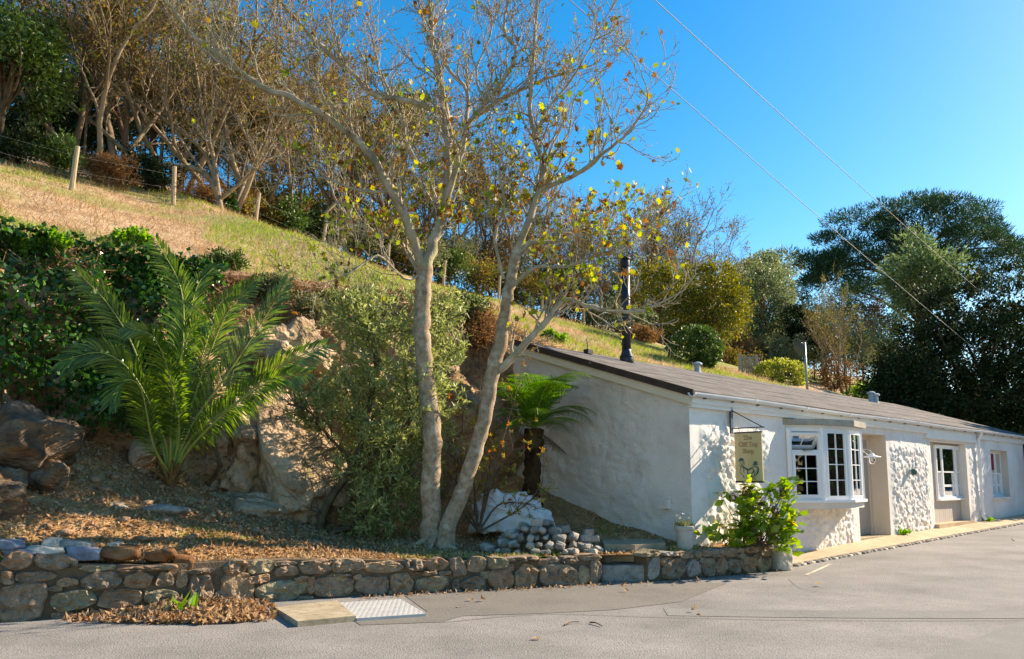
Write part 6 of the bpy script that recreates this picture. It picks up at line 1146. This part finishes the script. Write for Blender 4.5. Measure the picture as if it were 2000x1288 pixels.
# ---------------------------------------------------------------- garden and trees behind the shop
bush('round_bush', 'round dark glossy camellia-like bush behind the roof right of the flue', 'bush', 1359, 682, 27, 50, 44, 7000, .11, .06, 'midleaf', 120, .28, .82, 'darkbark', .06, 1, -.9, clip=.04)
bush('clipped_hedge', 'clipped rounded variegated hedge bush behind the roof by the dish pole', 'hedge', 1525, 734, 31, 51, 32, 8000, .09, .05, 'variegated', 150, .28, .85, 'darkbark', .05, 2, -.9, depth=45, clip=.04)
bush('yellow_tree', 'spreading tree with golden yellow leaves behind the round bush', 'tree', 1385, 605, 34, 82, 80, 15000, .12, .08, 'yellowleaf', 110, .30, .5, 'darkbark', .2, 3, -.75, base_px=1292, nl=30)
bush('yellow_tree', 'yellow-green tree left of the golden tree, just right of the flue', 'tree', 1290, 560, 40, 70, 60, 7000, .13, .08, 'yellowleaf', 80, .34, .4, 'darkbark', .1, 13, -.75, nl=26)
bush('grey_green_tree', 'rounded grey-green tree right of the golden tree', 'tree', 1492, 590, 50, 62, 80, 9000, .19, .09, 'greyleaf', 80, .35, .5, 'darkbark', .15, 4, -.9)
bush('dark_conifer', 'small dark conifer above the dish pole', 'tree', 1562, 640, 47, 36, 56, 7000, .18, .07, 'darkleaf', 60, .45, .4, 'darkbark', .12, 5, -.9)
bush('far_tree', 'hazy grey-brown tree on the skyline left of the pine', 'tree', 1490, 535, 80, 70, 44, 6000, .34, .16, 'greyleaf', 70, .38, .4, 'twig', .2, 6, -.9)
bush('far_tree', 'grey bush on the skyline right above the golden tree', 'tree', 1430, 560, 70, 55, 40, 5000, .3, .14, 'scrubleaf', 60, .4, .4, 'twig', .2, 16, -.9)
bush('pale_conifer', 'pale green conifer before the pine', 'tree', 1800, 545, 50, 66, 80, 11000, .30, .09, 'paleconifer', 90, .36, .5, 'darkbark', .2, 7, -.9, spread=.5)
bush('big_evergreen', 'huge dark rounded evergreen behind the right end of the shop', 'tree', 1935, 735, 37, 215, 190, 80000, .17, .085, 'darkleaf', 700, .20, .45, 'darkbark', .3, 8, -1, depth=130, nl=40)
bush('big_evergreen', 'lower dark evergreen skirt left of the huge one', 'tree', 1765, 770, 36, 75, 85, 16000, .16, .08, 'darkleaf', 160, .32, .3, 'darkbark', .14, 9, -1)
for k, (px, py, Y, rx, rz, mt, lab) in enumerate([(1630, 745, 40, 60, 40, 'bracken', 'rust brown undergrowth right of the dish pole'), (1440, 680, 46, 50, 34, 'bracken', 'rust brown undergrowth behind the garden gate'), (1540, 690, 44, 40, 34, 'scrubleaf', 'grey scrub behind the dish'), (1700, 770, 39, 40, 22, 'ivylight', 'light green leaves low behind the two pipe vents'), (1250, 655, 36, 40, 26, 'bracken', 'brown dead growth on the slope right of the flue'), (1500, 650, 52, 70, 50, 'darkleaf', 'dark green bush below the grey-green tree'), (1670, 690, 46, 60, 60, 'scrubleaf', 'grey-brown thicket behind the slender tree'), (1610, 660, 52, 60, 90, 'greyleaf', 'grey-green bush right of the small dark conifer'), (1680, 610, 58, 70, 80, 'midleaf', 'green bush below the pine, left of the huge evergreen'), (1450, 625, 56, 60, 70, 'scrubleaf', 'grey scrub behind the golden tree on its right'), (1420, 700, 40, 60, 30, 'brownleaf', 'brown scrub right of the round bush'), (1560, 720, 46, 70, 50, 'brownleaf', 'brown thicket behind the clipped hedge'), (1720, 700, 50, 60, 80, 'darkleaf', 'dark bush between the slender tree and the huge evergreen'), (1330, 610, 52, 60, 80, 'scrubleaf', 'grey-brown bush behind the golden tree on its left'), (1230, 580, 54, 60, 70, 'midleaf', 'green bush behind the flue')]): bush('garden_bush', lab, 'bush', px, py, Y, rx, rz, 3200, .13, .05, mt, 40, .45, .2, 'twigbrown', .04, 1300 + k, -.9, depth=min(rx, 40), nl=16)
r_ = np.random.default_rng(321)
for row, (Yb, cy, rzz) in enumerate(((49, 668, 46), (57, 610, 62))):
    for kk, px in enumerate(np.arange(1340 + row * 18, 1770, 42)):
        bush('hillside_shrub', 'shrub of the %s row on the hill behind the garden, %s from the left' % (('lower', 'upper')[row], ORD[kk]), 'bush', px + r_.uniform(-8, 8), cy + (px - 1500) * .10 + r_.uniform(-10, 10), Yb + r_.uniform(-1, 1), 44 + r_.uniform(-4, 10), rzz + r_.uniform(-8, 10), 2600, .2, .09, ['scrubleaf', 'greyleaf', 'brownleaf', 'yellowleaf', 'midleaf', 'scrubleaf', 'bracken', 'greyleaf'][int(r_.integers(0, 8))], 44, .5, .15, 'twigbrown', .05, 2500 + row * 40 + kk, -1, 'shrubs on the hill behind the garden', depth=40, nl=22)
put(3, 1655, 40, 535, 'slender tree with thin yellow leaves left of the huge evergreen', None, .5, 1.0, 'slender_tree'); put(0, 1612, 42, 600, 'small bare twisted tree right beside the dish pole', None, 2.0, 1.3)
# umbrella pine
r_ = np.random.default_rng(55); YP = 64; pc_ = at(1790, 470, YP); pg = spot(1800, YP); pine = thing('pine_tree', 'big dark spreading pine against the sky at the right', 'pine', pg); m_px = YP / F; cl = []; paths = []
tk = smooth_path(np.array([pg, pg * .5 + pc_ * .5, at(1790, 540, YP), at(1800, 470, YP)]), 14); paths.append((tk, np.linspace(.45, .14, 14)))
for cx, cy, rx, rz in ((1600, 500, 42, 24), (1640, 460, 46, 26), (1690, 435, 52, 28), (1750, 415, 50, 26), (1810, 398, 48, 22), (1860, 402, 44, 22), (1905, 425, 46, 26), (1945, 450, 40, 22), (1700, 490, 60, 30), (1770, 470, 60, 32), (1850, 465, 60, 34), (1920, 500, 56, 30), (1630, 530, 50, 26), (1700, 550, 60, 30), (1975, 480, 36, 20), (1960, 540, 50, 26), (1740, 450, 60, 36), (1820, 435, 60, 30), (1660, 500, 50, 30), (1890, 465, 50, 30), (1740, 520, 60, 34), (1840, 505, 60, 34), (1660, 560, 50, 30), (1590, 545, 36, 18), (1880, 540, 60, 34), (1790, 530, 60, 34), (2020, 500, 40, 24)):
    for j in range(11):
        dy = r_.uniform(-4, 4); c = at(cx + r_.normal() * rx * .5, cy + r_.normal() * rz * .5, YP + dy); cl.append(c)
    e = at(cx, cy + 6, YP + r_.uniform(-2, 2)); a = tk[r_.integers(6, 14)]; paths.append((smooth_path(np.array([a, a * .4 + e * .6 + [0, 0, .5], e]), 9), np.linspace(.14, .04, 9)))
cl = np.array(cl); n = 46000; i = r_.integers(0, len(cl), n); off = nrm(r_.normal(size=(n, 3))) * (r_.uniform(0, 1, (n, 1)) ** .45) * np.array([1.0, 1.0, .42]); V, Fc = leafquads(cl[i] + off, .42, .07, r_, nrm(off) + [0, 0, .8], .5, .3); tag(obj('needles', V, Fc, M['pine'], pine), kind='stuff'); V, Fc = tubes(paths, 8); obj('trunk', V, Fc, M['darkbark'], pine, True)
# garden gate
gp = seen(1462, 731, 20, 70); gate = thing('garden_gate', 'small weathered slatted gate between the round bush and the clipped hedge', 'gate', gp); wd = 27 * gp[1] / F; hg = 37 * gp[1] / F
gx = np.array([1, .15, 0]); gx /= np.linalg.norm(gx); g0 = gp - gx * wd / 2; up_ = np.array([0, 0, 1.]); gy = np.cross(up_, gx)
for k in range(7): h_ = hg * (.93 if k % 2 else 1); m_ = MB(); m_.add(*obox(g0 + gx * wd * (k + .5) / 7 + up_ * h_ / 2, gx, gy, up_, wd / 7 * .36, .012, h_ / 2)); m_.build('slat', M['wood'], gate)
for f_ in (.14, .86): m_ = MB(); m_.add(*obox(g0 + gx * wd / 2 + up_ * hg * f_ - gy * .03, gx, gy, up_, wd / 2, .015, hg * .035)); m_.build('rail', M['wood'], gate)
m_ = MB(); dd = nrm(gx * wd - up_ * hg * .7); m_.add(*obox(g0 + gx * wd / 2 + up_ * hg * .5 - gy * .06, dd, gy, np.cross(dd, gy), math.hypot(wd, hg * .7) / 2, .012, hg * .03)); m_.build('brace', M['wood'], gate)
for s2 in (-1, 1): m_ = MB(); m_.add(*obox(gp + gx * s2 * (wd / 2 + .07) + up_ * hg * .52, gx, gy, up_, .06, .06, hg * .54)); m_.build('post', M['wood'], gate)
# satellite dish on a pole
dY = 27.5; dp_ = at(1577, 760, dY); dish = thing('satellite_dish', 'satellite dish coloured dark for its shaded back, on a galvanised pole behind the roof', 'satellite dish', [dp_[0], dY, float(groundz(dp_[0], dY))]); tp_ = at(1571, 669, dY); V, fs = closed_tube(np.array([[dp_[0], dY, float(groundz(dp_[0], dY)) - .2], tp_]), .045, 10); obj('pole', V, fs, M['galv'], dish, True)
dc = at(1562, 681, dY - .1); ax = nrm(np.array([.85, .25, .45])); A_ = nrm(np.cross(ax, [0, 0, 1.])); B2 = np.cross(ax, A_); V, fs = [dc - ax * .07], []
for j in range(1, 6): rr = .28 * j / 5; V += [dc + A_ * rr * math.cos(t) + B2 * rr * 1.08 * math.sin(t) + ax * (-.07 + .07 * (j / 5) ** 2) for t in np.linspace(0, 2 * math.pi, 21)[:-1]]
fs = [(0, 1 + i, 1 + (i + 1) % 20) for i in range(20)] + [(1 + (j - 1) * 20 + i, 1 + j * 20 + i, 1 + j * 20 + (i + 1) % 20, 1 + (j - 1) * 20 + (i + 1) % 20) for j in range(1, 5) for i in range(20)]
obj('dish', np.array(V), fs, M['ironblue'], dish, True); V, fs2 = closed_tube(np.array([dc - ax * .05, at(1571, 683, dY)]), .03, 6); obj('mount', V, fs2, M['iron'], dish); V, fs2 = closed_tube(np.array([dc - B2 * .27, dc + ax * .28 - B2 * .06]), .012, 5); obj('feed_arm', V, fs2, M['galv'], dish)  # dish colour darkened to stand for its back lying in shade
r_ = np.random.default_rng(66); rt_ = thing('roadside_tree', 'leafy tree by the road past the far end of the shop', 'tree', W(21.3, -1.0, .3)); P, A = clumpcloud(r_, 14000, 160, (2.4, .6, 2.1), .5, .2, -1); P = P[:, :1] * np.array([DV[0], DV[1], 0]) + P[:, 1:2] * np.array([GV[0], GV[1], 0]) + P[:, 2:] * np.array([0, 0, 1.]); V, Fc = leafquads(P + W(21.0, -1.05, 4.3), .2, .13, r_, None, 1, .2); tag(obj('foliage', V, Fc, M['midleaf'], rt_), kind='stuff'); V, Fc = tube(W([21.3, 21.35, 21.4], [-1, -1.02, -1.05], [.1, 2, 4.6]), np.array([.16, .12, .08]), 8); obj('trunk', V, Fc, M['darkbark'], rt_, True)
# unseen hedge added across the road so the shop windows mirror it, not sky
hg_ = thing('unseen_reflection_hedge', 'unseen hedge added across the road as a dark reflection for the windows', 'hedge', W(20, -14, .3)); n = 30000; s_ = r_.uniform(3, 64, n); P = W(s_, -13 - r_.uniform(0, 1.6, n) + .5 * vnoise(np.stack([s_, 0 * s_, 0 * s_], -1), 3), .2 + 5.0 * r_.uniform(0, 1, n) ** .6 + .8 * vnoise(np.stack([s_ * .7, 0 * s_, 0 * s_], -1), 5)); V, Fc = leafquads(P, .3, .2, r_, None, 1, .2); tag(obj('foliage', V, Fc, M['midleaf'], hg_), kind='stuff')
V, Fc = fbox(3.2, 63.8, -14.3, -13.6, 0, 4.2); obj('stems', V, Fc, M['darkbark'], hg_)  # solid core inside the added hedge
